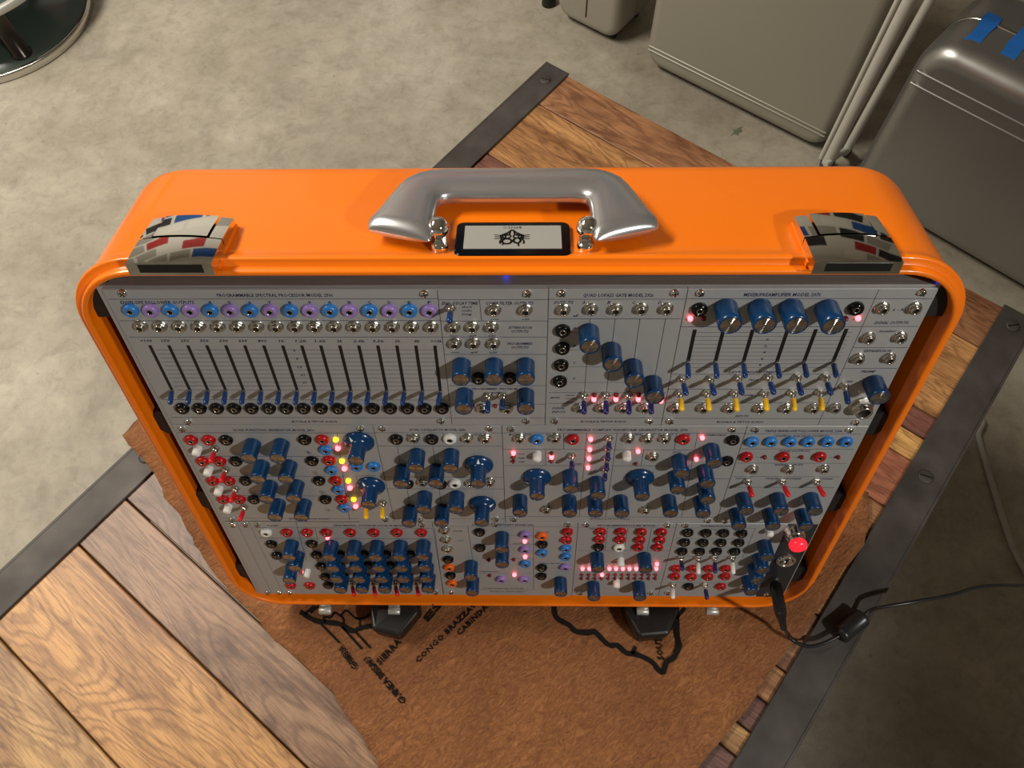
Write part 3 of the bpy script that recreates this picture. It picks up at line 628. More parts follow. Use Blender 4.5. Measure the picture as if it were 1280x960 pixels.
class Module:
    def __init__(s, name, row, u0, u1, label, mat='panel_grey', pr='print_navy'):
        s.u0, s.u1 = u0, u1; s.v1, s.v0 = ROWV[row]; s.uc = (u0 + u1) / 2; s.vc = (s.v0 + s.v1) / 2; s.pr = pr
        s.root = empty(name, face_matrix(s.uc, s.vc), label, 'module')
        b = MB(); hw = (u1 - u0) / 2 - 0.18; hh = (s.v1 - s.v0) / 2; b.box(-hw, hw, -hh, hh, -2.0, 0, mat, ch=0.25); s.panel = obj('front_panel', b, s.root)
        s.tx = MB(); s.ln = MB(); s.big = []
    def loc(s, x, y, w=0.0):
        u, v = onp(x, y, w); return (u - s.uc, v - s.vc)
    def put(s, name, me, xy, rz=0.0): return obj(name, me, s.root, (xy[0], xy[1], 0), rot=(0, 0, rz) if rz else None)
    def banana(s, col, *pts):
        for x, y in pts:
            o = s.put('banana_jack', proto(('ban', col), lambda: m_banana(col)), s.loc(x, y, 3.4)); obj('socket', proto('soc', m_socket), o)
    def jack(s, *pts):
        for x, y in pts:
            o = s.put('jack', proto('jack', m_jack), s.loc(x, y, 3.8), random.uniform(0, 1)); obj('jack_hole', proto('jh', m_jackhole), o)
    def knob(s, *pts, r=6.4, h=16.0):
        for x, y in pts:
            o = s.put('knob', proto(('knob', r, h), lambda: m_knob(r, h)), s.loc(x, y, h)); obj('knob_cap', proto(('cap', r, h), lambda: m_cap(r, h)), o)
    def skirted(s, x, y, ang):
        o = s.put('skirted_knob', proto('skirt', m_skirt), s.loc(x, y, 20)); obj('knob_cap', proto(('cap', 6.2, 20), lambda: m_cap(6.2, 20)), o)
        obj('pointer', proto('pt', m_pointer), o, rot=(0, 0, math.radians(ang)))
    def button(s, *pts):
        for x, y in pts: s.put('push_button', proto('btn', m_button), s.loc(x, y, 6.5))
    def led(s, c, *pts, r=1.75):
        for x, y in pts: s.put('led', proto(('led', c, r), lambda: m_led(c, r)), s.loc(x, y, 1.5))
    def screws(s, *pts):
        for x, y in pts: s.put('screw', proto('scr', m_screw), s.loc(x, y, 1.2), random.uniform(0, 1.5))
    def toggle(s, col, base, tip, w=17.5):
        bu, bv = s.loc(*base, 3.0); tu, tv = s.loc(*tip, w)
        b = MB(); b.lathe([(3.6, 0), (3.6, 1.6), (3.2, 2.0)], 6, 'nickel', smooth=False); b.lathe([(2.5, 1.9), (2.4, 3.6), (1.6, 4.4)], 14, 'nickel')
        o = obj('toggle_switch', proto('tog', lambda: b.mesh('toggle_switch')), s.root, (bu, bv, 0))
        d = Vector((tu - bu, tv - bv, w - 3.0)); a = Vector((0, 0, 3.2)); e = d + Vector((0, 0, 3.0)); dn = d.normalized()
        l = MB(); l.tube([a, a + dn * 4.5], [1.0, 1.25], 'nickel', 10)
        p0 = a + dn * 3.8
        L = (e - p0).length
        l.tube([p0, p0 + dn * 0.4, p0 + dn * (L - 1.6), p0 + dn * (L - 0.5), p0 + dn * L], [1.75, 1.95, 2.05, 1.6, 0.7], col, 12)
        obj('lever', l, o)
    def slider(s, top, bot, tip, col='lever_blue', w=13.5, wd=2.3):
        t = s.loc(*top); q = s.loc(*bot); b = MB(); h = (t[1] - q[1])
        b.box(-wd / 2, wd / 2, -1.5, h, -0.3, 0.06, 'slot_black'); o = obj('slider', b, s.root, (q[0], q[1], 0))
        tu, tv = s.loc(*tip, w); c = MB(); L = Vector((tu - q[0], tv - q[1], w)); n_ = L.normalized()
        c.tube([(0, 0, 0), n_ * 4], 0.9, 'nickel', 8)
        LL = L.length + 0.6; c.tube([n_ * 2.2, n_ * 2.8, n_ * (LL - 2.4), n_ * (LL - 0.9), n_ * LL], [1.35, 1.75, 1.9, 1.6, 0.7], col, 12)
        obj('slider_cap', c, o)
    def text(s, t, x0, x1, y, h=2.2, shear=0.0):
        h *= 1.12; tgt = s.tx
        if len(t) > 12: tgt = MB(); s.big.append(tgt)
        a = s.loc(x0, y); c = s.loc(x1, y); cx, cy = (a[0] + c[0]) / 2, (a[1] + c[1]) / 2
        text_into(tgt, t, s.pr, lambda x, yy: (cx + x, cy + yy, 0.05), shear=shear, width=abs(c[0] - a[0]), height=h, bold=0.025)
    def it(s, t, x0, x1, y, h=2.0): s.text(t, x0, x1, y, h, 0.25)
    def line(s, *segs, wd=0.4):
        for x0, y0, x1, y1 in segs: strip_into(s.ln, [s.loc(x0, y0), s.loc(x1, y1)], wd, s.pr, 0.04)
    def hline(s, y, x=None, ua=None, ub=None, wd=0.4):            # level line across the module or between two pixels
        if x: a = s.loc(x[0], y); c = s.loc(x[1], y); strip_into(s.ln, [(a[0], (a[1] + c[1]) / 2), (c[0], (a[1] + c[1]) / 2)], wd, s.pr, 0.04)
        else:
            v = s.loc(646, y)[1]; hw = (s.u1 - s.u0) / 2 - 0.6; strip_into(s.ln, [(-hw, v), (hw, v)], wd, s.pr, 0.04)
    def done(s):
        for t in s.big: obj('lettering_line', t, s.root)
        if s.tx.v: obj('small_lettering', s.tx, s.root)['kind'] = 'stuff'
        if s.ln.v: obj('printed_lines', s.ln, s.root)['kind'] = 'stuff'
def lin(p, q, n): return [(p[0] + (q[0] - p[0]) * i / (n - 1), p[1] + (q[1] - p[1]) * i / (n - 1)) for i in range(n)]
def U(x, y): return onp(x, y)[0]
UL, UR = -264.15, 264.15
TOG = 17.5

# --- row one
e1, e2 = U(685.8, 362), U(859.9, 362)
M = Module('spectral_processor_module', 0, UL, e1, 'widest grey panel with sixteen slider slots under alternating blue and purple jacks')
cc = lin((162, 391), (536.5, 391.6), 16)
M.banana('blue', *cc[0::2]); M.banana('purple', *cc[1::2])
M.jack(*lin((174, 411.5), (538.8, 412.6), 16))
for t, q, p in zip(lin((186.6, 431.5), (543, 432), 16), lin((215, 487.5), (550.5, 489), 16), lin((212.4, 504.5), (547.5, 505.5), 16)): M.slider(t, q, p)
M.banana('black', *lin((226.7, 513.5), (552.4, 513.5), 16))
M.screws((153, 367.5), (530.6, 368.2), (659.5, 368.2), (235.7, 528.6), (551.7, 527.2), (658, 527.2))
M.text('PROGRAMMABLE SPECTRAL PROCESSOR MODEL 296t', 271, 416, 369, 2.4)
M.it('ENVELOPE FOLLOWER OUTPUTS', 150, 243, 378, 2.4)
for ch, (x, y) in zip('456789ABCDEF', cc[4:]): M.text(ch, x - 2, x + 2.4, 378, 2.0)
for sx, (x, y) in zip(['<100', '150', '250', '350', '500', '630', '800', '1k', '1.2k', '1.6k', '2k', '2.6k', '3.5k', '5k', '8k', '>10k'], lin((182.5, 425.8), (545.5, 426.4), 16)): M.it(sx, x - 1.9 * len(sx), x + 1.9 * len(sx), y, 2.0)
for sx, x, y in (('3', 368, 438), ('8', 371.5, 448.5), ('13', 374.5, 458.8), ('21', 378, 468.5), ('37', 381, 478.3)): M.text(sx, x - 2 * len(sx) / 1.5, x + 2 * len(sx) / 1.5, y, 1.8)
M.text('BUCHLA & TIPTOP AUDIO', 365, 422, 527, 2.0)
L_ = lambda y: 546.5 + (y - 363) * (18.5 / 167)                 # the inner divider
M.line((546.5, 363, 565, 530))
for y in (373.7, 400.8, 421.3, 499.8, 522): M.hline(y, (127 + (y - 361) * 0.527 + 2, L_(y)))
for k in range(11):
    y = 437.4 + 5.02 * k; x0 = 190 + (y - 431) * 0.51; M.hline(y, (x0 + 2, 544 + (y - 431) * 0.13), wd=0.3)
for y in (374.5, 401.2, 421.3, 443, 482, 505.2, 522.6): M.hline(y, (L_(y), 685.3 - (y - 363) * 0.018))
M.line((599.3, 375, 602, 401))
M.it('ENV. DECAY TIME', 552, 598, 379, 2.2); M.it('COMB FILTER OUTPUTS', 607, 667, 379, 2.2)
for sx, y in (('short', 383.5), ('combo', 388), ('long', 392.5)): M.it(sx, 577, 590, y, 1.7)
M.it('ATTENUATOR', 635, 665, 409.5, 2); M.it('OUTPUTS', 639, 661, 414.2, 2); M.it('PROGRAMMED', 634, 666, 429.5, 2); M.it('OUTPUTS', 639, 661, 434.2, 2)
M.it('PROGRAMMED SPECTRUM', 590, 647, 486, 1.9); M.it('TRANSFER', 608, 630, 491, 1.9)
for x, y, t in ((618, 398.8, 'even'), (657, 398.8, 'odd'), (567, 419.5, 'even'), (591, 419.5, 'all'), (615, 419.5, 'odd'), (569, 440.3, 'even'), (592.5, 440.3, 'all'), (616.5, 440.3, 'odd')): M.it(t, x - 5, x + 5, y, 1.4)
M.toggle('lever_blue', (563.4, 387.5), (561.6, 402.5))
M.jack((617.3, 391.5), (656.7, 391.5), (566.2, 413), (590, 412.7), (614.3, 413), (568, 433.3), (591.5, 433.1), (616.6, 433.3), (603, 514.2), (634, 514.2))
M.knob((575.8, 475), (616.9, 475), (657, 475), (579.4, 511.8), (657, 512))
M.banana('black', (598, 476), (637, 476))
M.toggle('lever_blue', (610.3, 497), (609, 516)); M.toggle('lever_blue', (628.6, 497), (627.4, 511))
M.led('led_dim_or_reflection', (591, 508.7), (619.2, 508), r=1.4); M.done()

M = Module('lopass_gate_module', 0, e1, e2, 'grey panel with four blue knobs stepping down diagonally and red lights below them')
M.screws((702.4, 367.8), (844, 367.2), (693.8, 527.2), (812.3, 527.2))
M.text('QUAD LOPASS GATE MODEL 292t', 729, 817, 369, 2.4); M.text('BUCHLA & TIPTOP AUDIO', 726, 783, 527, 2.0)
M.it('OUTPUTS', 692, 717, 378, 2.3)
for ch, x in zip('ABCD', (729.6, 761, 792.4, 824.7)): M.it(ch, x - 2, x + 2, 378, 2.2)
M.it('all', 716, 723, 394.5, 1.8)
M.jack((704.4, 391.2), (739, 390.6), (769.7, 390.6), (802, 390), (833.6, 390), (724.4, 513.6), (751.6, 513.6), (778.7, 513.6), (806, 513.6))
M.banana('black', (703.5, 416.5), (703, 438.5), (701.7, 459.5), (700, 479.7))
M.knob((737.5, 434), (766, 456.7), (793.2, 477), (818.4, 497.5), r=6.9)
for x in (730, 757.5, 785.7, 813.6): M.toggle('lever_navy', (x, 496.5), (x + (0.4 if x > 780 else 0), 517.5))
M.led('led_red', (742.5, 500), (770, 500), (798, 500), (826.5, 502)); M.led('led_dim_or_reflection', (743, 494.5), (770.5, 494.5), (798.5, 494.5))  # dim domes above the lit LEDs stand in for their red reflections
for y in (374, 398.5, 490.8, 504.2, 522.4): M.hline(y, (686, 858 - (y - 363) * 0.2))
M.line((737.5, 399, 730.2, 495), (769, 398, 757.5, 495), (800, 398, 786, 495), (832, 398, 817, 480))
for k, (y, ch) in enumerate(((415, 'A'), (437.3, 'B'), (458.3, 'C'), (478, 'D'))): M.hline(y, (712, (738, 762, 790, 812)[k]), wd=0.3); M.it(ch, 716, 720, y - 5, 1.8)
M.it('MODE', 688, 700, 497, 1.6); M.it('SIGNAL', 690, 706, 510, 1.9); M.it('INPUTS', 690, 707, 514.7, 1.9)
for k, t in enumerate(('lopass', 'combo', 'gate')): M.it(t, 707, 719, 494 + 4 * k, 1.3)
M.done()

M = Module('mixer_module', 0, e2, UR, 'grey panel with six short slider slots, yellow switches and four big blue knobs')
M.screws((876, 367.2), (838, 527.6), (1153, 366.6), (1070, 529))
M.text('MIXER/PREAMPLIFIER MODEL 207t', 930, 1026, 368.3, 2.4); M.text('BUCHLA & TIPTOP AUDIO', 896, 955, 527.5, 2.0)
M.banana('black', (875, 390), (1071, 388.7)); M.led('led_red', (863, 399), (1073, 398.6)); M.led('led_dim_or_reflection', (879.6, 399), (1057.5, 399))
M.knob((912.9, 407), (956.2, 407), (996, 407), (1041.8, 408), r=7.7, h=17.5)
tops = [(868, 412), (903.3, 412), (941.3, 412), (985.5, 411.5), (1022, 411.5), (1060, 411)]
bots = [(860, 451.5), (894.3, 451.5), (929.3, 452), (971, 452), (1005, 452), (1041.3, 452)]
tips = [(860.3, 472), (896.3, 472), (931.7, 471.4), (974.5, 472), (1008.5, 471), (1045.6, 471)]
for t, q, p in zip(tops, bots, tips): M.slider(t, q, p, wd=2.6)
for bs, tp in zip([(853.5, 476), (888.6, 476), (923.7, 475), (961.4, 474), (997.3, 474.3), (1032.4, 474)], [(858, 493.6), (893, 493.6), (927.8, 493), (967.6, 492.5), (1002, 493.5), (1039, 493.3)]): M.toggle('lever_blue', bs, tp)
for bs, tp in zip([(850, 494), (884, 494), (918.8, 494), (956.2, 494), (990.7, 493.5), (1025.4, 493)], [(852.4, 513.3), (886.8, 513.3), (921.5, 514), (958.6, 513.4), (993.3, 513.4), (1027.7, 513)]): M.toggle('lever_yellow', bs, tp)
M.jack((844.4, 514), (879.6, 513.6), (912.4, 514), (950.4, 514.2), (983.2, 514.2), (1017.2, 514.2), (1044.6, 513.7),
       (1104.6, 389.3), (1145, 389.3), (1087, 426.3), (1126.9, 425.8), (1074, 452.1), (1112.8, 451.6))
M.toggle('lever_blue', (1056.6, 485), (1060, 504.5)); M.knob((1099.7, 498), r=7.2)
o = M.put('large_jack', m_bigjack(), M.loc(1080, 516, 7)); obj('jack_hole', m_jackhole(4.2, 6.0), o)
M.line((1098.7, 361.8, 1022.3, 531))
Rr = lambda y: 1171 - (y - 361) * 0.5; D_ = lambda y: 1098.7 - (y - 361.6) * 0.451; Lm = lambda y: 859.5 - (y - 362) * 0.2
for y in (373.2, 408.4, 467.8, 486.5, 503.2, 523): M.hline(y, (Lm(y), D_(y)))
for k in range(10): y = 415.5 + 4.9 * k; M.hline(y, (Lm(y) + 17, D_(y) - 10), wd=0.3)
for y in (373.2, 408, 434.6, 460.4, 523): M.hline(y, (D_(y), Rr(y)))
for t, y, dx in (('0', 424.5, 0), ('2', 432.5, -2.2), ('4', 440.3, -4), ('6', 448.3, -6.5), ('8', 456, -9)): M.text(t, 957.5 + dx, 961 + dx, y, 1.7)
M.it('L - R', 1116, 1130, 387, 1.8); M.it('SIGNAL OUTPUTS', 1093, 1136, 403.3, 2.1); M.it('monitor', 1099, 1121, 413.8, 1.9); M.it('EXPANSION IN', 1080, 1115, 438.5, 2.1); M.it('PREAMP', 1076, 1095, 464.3, 2.0); M.it('GAIN', 1055, 1066, 477, 2.0)
M.it('LEVEL ADJUSTMENTS', 911, 981, 465, 1.8); M.it('PROG', 936, 948, 475, 1.6); M.it('NORM', 928, 941, 494, 1.6); M.it('INPUTS', 919, 936, 520, 1.8)
M.done()

# --- row two
r1, r2, r3 = U(466, 533), U(627.3, 533), U(933.8, 534)
M = Module('function_generator_module', 1, UL, r1, 'grey panel with eight plain blue knobs, red jacks and lit yellow and red lights')
M.screws((228, 537.2), (451, 536.5), (290.5, 650.5), (482, 650))
M.text('QUAD FUNCTION GENERATOR MODEL 281t', 291, 393, 537.6, 2.3); M.text('BUCHLA & TIPTOP AUDIO', 362, 411, 648.6, 1.8)
red = [(238, 553), (260, 553), (252.6, 579.5), (273.7, 579.5), (265.2, 604), (285.5, 604), (278.4, 627), (298.7, 627), (402.3, 552.5), (411, 578.5), (419, 603.7), (426.6, 627)]
M.banana('red', *red); M.banana('black', (281.8, 553), (294.2, 579.3), (306.4, 603.7), (317, 627), (380.3, 552.5), (389.5, 579), (398.2, 603.7), (406.3, 627))
M.button((244.8, 567.7), (259, 593), (271.9, 617.5), (283.4, 639.8))
for bs, tp in (((268.8, 563), (263, 578)), ((281.8, 589), (276.3, 602.3)), ((294, 613.4), (288.5, 627.5)), ((305.2, 636), (299.7, 650.5))): M.toggle('lever_red', bs, tp)
M.knob((310.3, 573.8), (346.8, 573.8), (322, 599.8), (357.2, 599.8), (332.8, 624.6), (366.7, 624), (343.4, 647.4), (376.3, 647.4))
M.banana('blue', (406.3, 565), (413.8, 590.5), (422.6, 614.9), (430, 637.4), (445, 586), (466.7, 586))
M.led('led_yellow', (419.5, 550.5), (427.3, 577.3), (435.2, 601.9), (441.9, 625), r=2.3); M.led('led_red', (422.2, 561.2), (430.3, 586.6), (437.2, 610.8), (444.5, 633.8), r=2.2)
M.skirted(444.6, 576.5, 35); M.skirted(460.2, 631, 35)
M.toggle('lever_yellow', (457.5, 632), (457.8, 648.5)); M.toggle('lever_yellow', (478.5, 631), (478, 648))
Ls = lambda y: 214 + (y - 531) * 0.54
for y in (541, 570.5, 595.5, 619.8, 648, 652): M.hline(y, (Ls(y) + 3, 427 + (y - 541) * 0.2))
M.hline(541, (222, 467.5)); M.line((421, 541, 437, 650), (447, 600, 445, 595), (447, 595, 470, 594.5))
for k, (x, y) in enumerate(((385.5, 565.5), (394.2, 591), (402.5, 615), (410, 637.5))): M.text('1234'[k], x - 1.2, x + 1.2, y, 1.5); a, c = M.loc(x, y); strip_into(M.ln, [(a + 2.2 * math.cos(t * math.pi / 6), c + 1.9 * math.sin(t * math.pi / 6)) for t in range(13)], 0.3, M.pr, 0.04)
M.done()

M = Module('dual_oscillator_module', 1, r1, r2, 'grey panel with two stacked skirted blue knobs and eight plain ones in pairs')
M.screws((478, 536.5), (612, 536.5), (525, 651), (620, 649.8))
M.text('DUAL OSCILLATOR MODEL 258t', 512, 582, 537.2, 2.3)
M.it('INPUTS', 507, 525, 543.6, 1.9); M.it('1V/OCT', 553, 568, 543.4, 1.8); M.it('OUTPUTS', 585, 605, 543.6, 1.9)
M.banana('black', (495, 552), (539.5, 552), (509, 607.7), (550.6, 608.4)); M.banana('white', (562, 551.5), (568.3, 607.3)); M.jack((516.7, 551.6), (583.7, 551.6), (606.5, 551.6), (527.9, 606), (588.2, 607), (611.6, 606))
M.knob((519.5, 586), (500.9, 605.7), (562.8, 586), (544.5, 605), (529.3, 637.8), (511, 655), (570, 637.8), (551.6, 654.7))
M.skirted(597.3, 605.3, 0); M.skirted(602, 654, -65)
M.it('FREQ', 592, 602, 568, 1.9); M.it('FREQ', 596, 607, 620, 1.9)
for y in (541, 557.6, 596.5, 611, 648): M.hline(y, (467 + (y - 533) * 0.21, 627.5 + (y - 533) * 0.03))
M.line((496.5, 558, 502, 590), (541, 558, 546, 590), (509, 612, 514, 640), (549, 612, 553, 640), (518.5, 558, 519.5, 564)); M.done()

M = Module('waveform_generator_module', 1, r2, r3, 'wide grey panel with two skirted blue knobs, column of navy switches and white buttons')
M.screws((639, 537), (916, 537.5), (642.5, 650), (885, 651.5), (906, 652))
M.text('PROGRAMMABLE COMPLEX WAVEFORM GENERATOR MODEL 259t', 697, 860, 537.4, 2.3); M.text('BUCHLA & TIPTOP AUDIO', 738, 788, 648.6, 1.8)
M.jack((649, 551.6), (693.5, 551.2), (786, 551.6), (809.5, 551.6), (831.7, 551.6), (816.6, 574.4), (683, 640), (806.5, 641))
M.banana('blue', (671.4, 552)); M.banana('red', (716, 552), (854.6, 552)); M.banana('black', (916.7, 553), (909.2, 579))
M.led('led_red', (738.4, 549.9), (737.2, 562.7), (736.2, 574.2), (735, 585.6), (641.7, 567.3), (689.5, 572.4), (797.7, 565), (878, 548), (870.6, 574.8))
M.led('led_dim_or_reflection', (641.7, 572.6), (641.7, 577.5), (689.5, 567.4), (689.5, 577.4), (795, 580.5), r=1.5)
M.button((671.4, 574.8), (784, 574.4))
for bs, tp in (((761.4, 550), (760.8, 562)), ((760.2, 562.8), (759.4, 575)), ((758.6, 575.6), (757.8, 588)), ((757, 588.4), (755.6, 601)), ((714.9, 572), (714.9, 587))): M.toggle('lever_navy', bs, tp, w=14)
M.skirted(671.4, 621, 105); M.skirted(802.8, 621.6, 190)
M.knob((713.4, 611.8), (747.4, 620), (650, 641.9), (712, 642.3), (744.5, 642.3), (777.4, 643), (838.4, 642.5), (847.5, 613), (852.6, 593), (893, 580), (884.4, 605.7), (884.8, 625.6), (879, 643.5))
for t, x0, x1 in (('MODULATION', 636, 664), ('OSC', 669, 678), ('OUTPUTS', 682, 701), ('GATE', 710, 722), ('PRINCIPAL', 779, 804), ('OSC', 810, 819), ('OUTPUTS', 822, 842), ('GATE', 851, 863)): M.it(t, x0, x1, 543.2, 1.9)
M.it('HARMONICS', 880, 908, 543.8, 1.9); M.it('PITCH', 841, 851, 565.5, 1.8); M.it('MIX/SHIFT', 714, 728, 580, 1.6)
for t, y in (('low', 567.3), ('high', 572.4), ('off', 577.3)): M.it(t, 648, 656, y, 1.5)
for y, x in ((541.3, (628, 932)), (561.6, (629, 731)), (582, (629.5, 729)), (562.5, (767, 871)), (582.3, (763, 866)), (646, (631, 898)), (598.5, (861, 913))): M.hline(y, x)
M.line((704.5, 542, 704.5, 561), (682, 562, 682, 582), (733.5, 541.5, 724, 646), (771.5, 541.5, 757, 646), (845.5, 542, 843, 562), (804.5, 562.5, 801, 582), (872, 542, 852, 646))
for cx in (671, 801):
    for k in range(7):
        t = math.radians(200 - k * 36.6); a, c = M.loc(cx, 601); strip_into(M.ln, [(a + 13.5 * math.cos(t), c + 13.5 * math.sin(t)), (a + 15.5 * math.cos(t), c + 15.5 * math.sin(t))], 0.5, M.pr, 0.04)
M.done()

M = Module('envelope_follower_module', 1, r3, UR, 'grey panel with a row of six blue jacks and three red switches above blue knobs')
M.screws((944.5, 538), (1062.5, 538.3), (1003, 651))
M.text('TRIPLE ENVELOPE FOLLOWER MODEL 230t', 956, 1053, 538.8, 2.3)
M.it('CONTROL VOLTAGE OUTPUTS', 966, 1037, 545, 2.2); M.it('PULSE OUTPUTS', 974, 1013, 563.6, 2.1); M.it('SIGNAL INPUTS', 968, 1004, 581, 2.1); M.it('PULSE RESPONSE', 957, 1002, 598.3, 2.0); M.it('TRANSIENT', 919, 940, 598, 1.6); M.it('SUSTAINED', 1019, 1042, 598.6, 1.6)
M.banana('blue', (940.7, 555), (964, 555), (988, 555), (1010.8, 555), (1035, 555), (1058.5, 555)); M.banana('red', (933.6, 573.8), (979.7, 573.8), (1025.4, 573.8))
M.led('led_dim_or_reflection', (956, 572.2), (1002, 572.2), (1047.7, 572.2)); M.jack((941.5, 590), (986.6, 590), (1030.6, 589.6))
for bs, tp in (((935, 604.3), (940.7, 620.5)), ((978.3, 604.3), (986.2, 620.3)), ((1021, 604), (1030.6, 620))): M.toggle('lever_red', bs, tp)
M.knob((933, 639.8), (976.3, 640.2), (1019, 640.2), (924, 658.7), (966.5, 659), (1007.7, 659.8))
Re = lambda y: 1083 - (y - 534) * 0.51; Le = lambda y: 933 - (y - 534) * 0.3
for y in (542.3, 561.3, 579, 595.8, 609.2): M.hline(y, (Le(y) + 1, Re(y) - 2))
for x in (944, 990, 1036): M.hline(571.5, (x, x + 8), wd=0.3)
M.done()

# --- row three
t1, t2, t3, t4, t5, t6 = U(296.4, 655), U(311.7, 655), U(540.2, 655), U(722.7, 655), U(846, 655), U(985.5, 656)
for k, (a, c, lab) in enumerate(((UL, t1, 'narrow blank grey panel against the orange wall of the case'), (t1, t2, 'narrow blank grey panel next to the knob matrix panel'))):
    M = Module('blank_panel', 2, a, c, lab)
    M.screws(*(((291.5, 657), (334.8, 741.5)) if k == 0 else ((307, 657), (349, 741.5)))); M.root['group'] = 'blank filler panels'; M.done()
M = Module('sequencer_module', 2, t2, t3, 'grey panel with a dense matrix of twenty blue knobs below a row of red jacks')
M.screws((322, 657), (527.5, 656.8), (362, 741.5), (545, 741.3))
M.text('SEQUENTIAL VOLTAGE SOURCE MODEL 245t', 417, 520, 657, 2.2); M.it('PULSES', 334, 348, 657, 2.0)
M.banana('white', (332, 668.4)); M.banana('red', (358, 668.4), (383.5, 668.4), (407.5, 668.4), (437.5, 668.4), (467, 668.4), (496, 668.4), (526.5, 668.4), (363, 734.5), (386.8, 734.5))
M.banana('black', (338.6, 682.7), (345.6, 697), (389.4, 682.2), (395.3, 696.4), (401, 710.4), (406.2, 723.6), (410.2, 734), (424, 695.5), (454, 695.5), (482, 695.5), (512, 695.5), (459, 709), (487, 709))
M.led('led_red', (409.2, 673)); M.knob((361, 697.3), (368.6, 711), (361.4, 726.4))
M.button((382.6, 720.5)); M.led('led_red', (380.5, 716.5))
for c0, c1 in (((411.3, 698), (425.5, 738.4)), ((440.8, 698), (452.4, 738.4)), ((469.2, 698), (480.8, 738.4)), ((498.8, 698), (506.9, 738)), ((527.9, 697.4), (534.9, 738))): M.knob(*[(x, y + dy) for (x, y), dy in zip(lin(c0, c1, 4), (0, 0.4, 0.5, 0))], r=6.5)
for x in (443, 469.6, 497, 523.6): M.toggle('lever_red', (x - 3, 731), (x, 744.5))
M.line((370, 652.5, 383, 700), (394, 660, 398, 678), (540.5, 655, 541, 658))
for y, x in ((659.8, (317, 540)), (673, (324, 541))): M.hline(y, x)
for k, x in enumerate((407.5, 437.5, 467, 496, 526.5)): M.text('12345'[k], x - 1.2, x + 1.2, 661.6, 1.5)
M.done()

M = Module('random_voltage_module', 2, t3, t4, 'grey panel with purple and orange jacks and two stacked blue knobs in its middle')
M.screws((619, 649.6 + 6.4), (709.5, 656.5), (552, 656.5), (564, 741))
M.text('SOURCE OF UNCERTAINTY MODEL 266t', 590, 667, 656, 2.1); M.it('STORED RANDOM VOLTAGES', 603, 655, 735.4, 1.7); M.text('BUCHLA & TIPTOP AUDIO', 613, 656, 739.6, 1.6); M.it('QUANTIZED RANDOM VOLTAGES', 600, 653, 714.5, 1.5)
M.it('INTEGRATOR', 670, 686, 665.2, 1.5); M.it('SAMPLE AND HOLD', 673, 705, 704.3, 1.6); M.it('NOISE', 566, 578, 663.8, 1.6); M.it('FLAT', 572, 580, 675.6, 1.4); M.it('FLUCTUATING', 642, 662, 679.4, 1.4)
M.jack((555.4, 666.3), (557, 677.8), (559, 689.3)); M.banana('black', (560, 702), (563, 721.8), (599.2, 667.8), (600, 687.3), (677.7, 683), (677.3, 712.3), (676.8, 722.7)); M.banana('orange', (561, 711.7), (564.8, 731.6), (677.7, 672.8))
M.knob((627.2, 687.5), (627.7, 706.4), (588.2, 722.7), (590.3, 741.9), (701, 742.7))
M.banana('purple', (656, 671), (656, 689.6), (626.3, 726.8), (655.5, 726.8), (706.4, 711.7)); M.banana('blue', (656.4, 707.3), (677.7, 693.7), (707.4, 688.4), (707.2, 698.5)); M.banana('red', (709.2, 667.5), (708, 677.7))
M.led('led_red', (656, 677.5), (656.4, 696.8), (643, 719.2), r=2.0); M.led('led_dim_or_reflection', (611, 700.8), (642.2, 700.2), (612, 720))
for y, x in ((658.3, (545, 722)), (669.3, (637, 666)), (680.5, (590, 668)), (698, (640, 667)), (716.5, (598, 667)), (710, (667, 715)), (737.4, (598, 667))): M.hline(y, x, wd=0.3)
M.line((543, 660, 554, 742), (584.7, 658.6, 591, 700), (666.7, 658.6, 667, 737)); M.done()

M = Module('pulser_module', 2, t4, t5, 'grey panel with rows of tiny red lights between four blue knobs')
M.screws((733, 656.8), (834.5, 657.2), (725, 741.8), (813.5, 741.8))
M.text('PROGRAMMABLE PULSER MODEL', 747, 820, 657, 2.1)
for t, x0, x1 in (('INPUTS', 736, 749), ('ACTIVE', 767, 778), ('MASTER', 793, 807), ('ALL', 820, 826)): M.it(t, x0, x1, 661, 1.6)
M.banana('red', (750.8, 667.5), (749.6, 676.8), (776.2, 667.5), (775, 677.2), (801.5, 667.8), (800, 677.6), (797.8, 686.6), (827, 668), (825, 677.7), (822.2, 686.6)); M.banana('black', (748.4, 686.4)); M.banana('white', (774, 687))
M.knob((747.3, 712.3), (807.2, 713), (742.5, 748), (800, 748)); M.button((776.2, 706.5), (770.9, 733.5))
cols = lin((728.3, 711.7), (820.5, 711.7), 12)
for k, (x, y) in enumerate(cols):
    M.led('led_red' if k in (0, 1, 4, 5, 6, 7, 8, 11) else 'led_dim_or_reflection', (x, y), r=1.8)
    M.led('led_red' if k == 3 else 'led_dim_or_reflection', (x - 0.9, 719.3), r=1.8 if k == 3 else 1.5); M.led('led_dim_or_reflection', (x - 1.5, 723.8), r=1.5)
M.led('led_red', (821.2, 705.9), r=1.9)
for y, x in ((659.5, (724, 845)), (688.5, (724, 838)), (702.5, (723, 835))): M.hline(y, x, wd=0.3)
M.line((759.5, 660, 756, 688), (785, 660, 780, 688), (814.5, 660, 809, 688))
M.done()

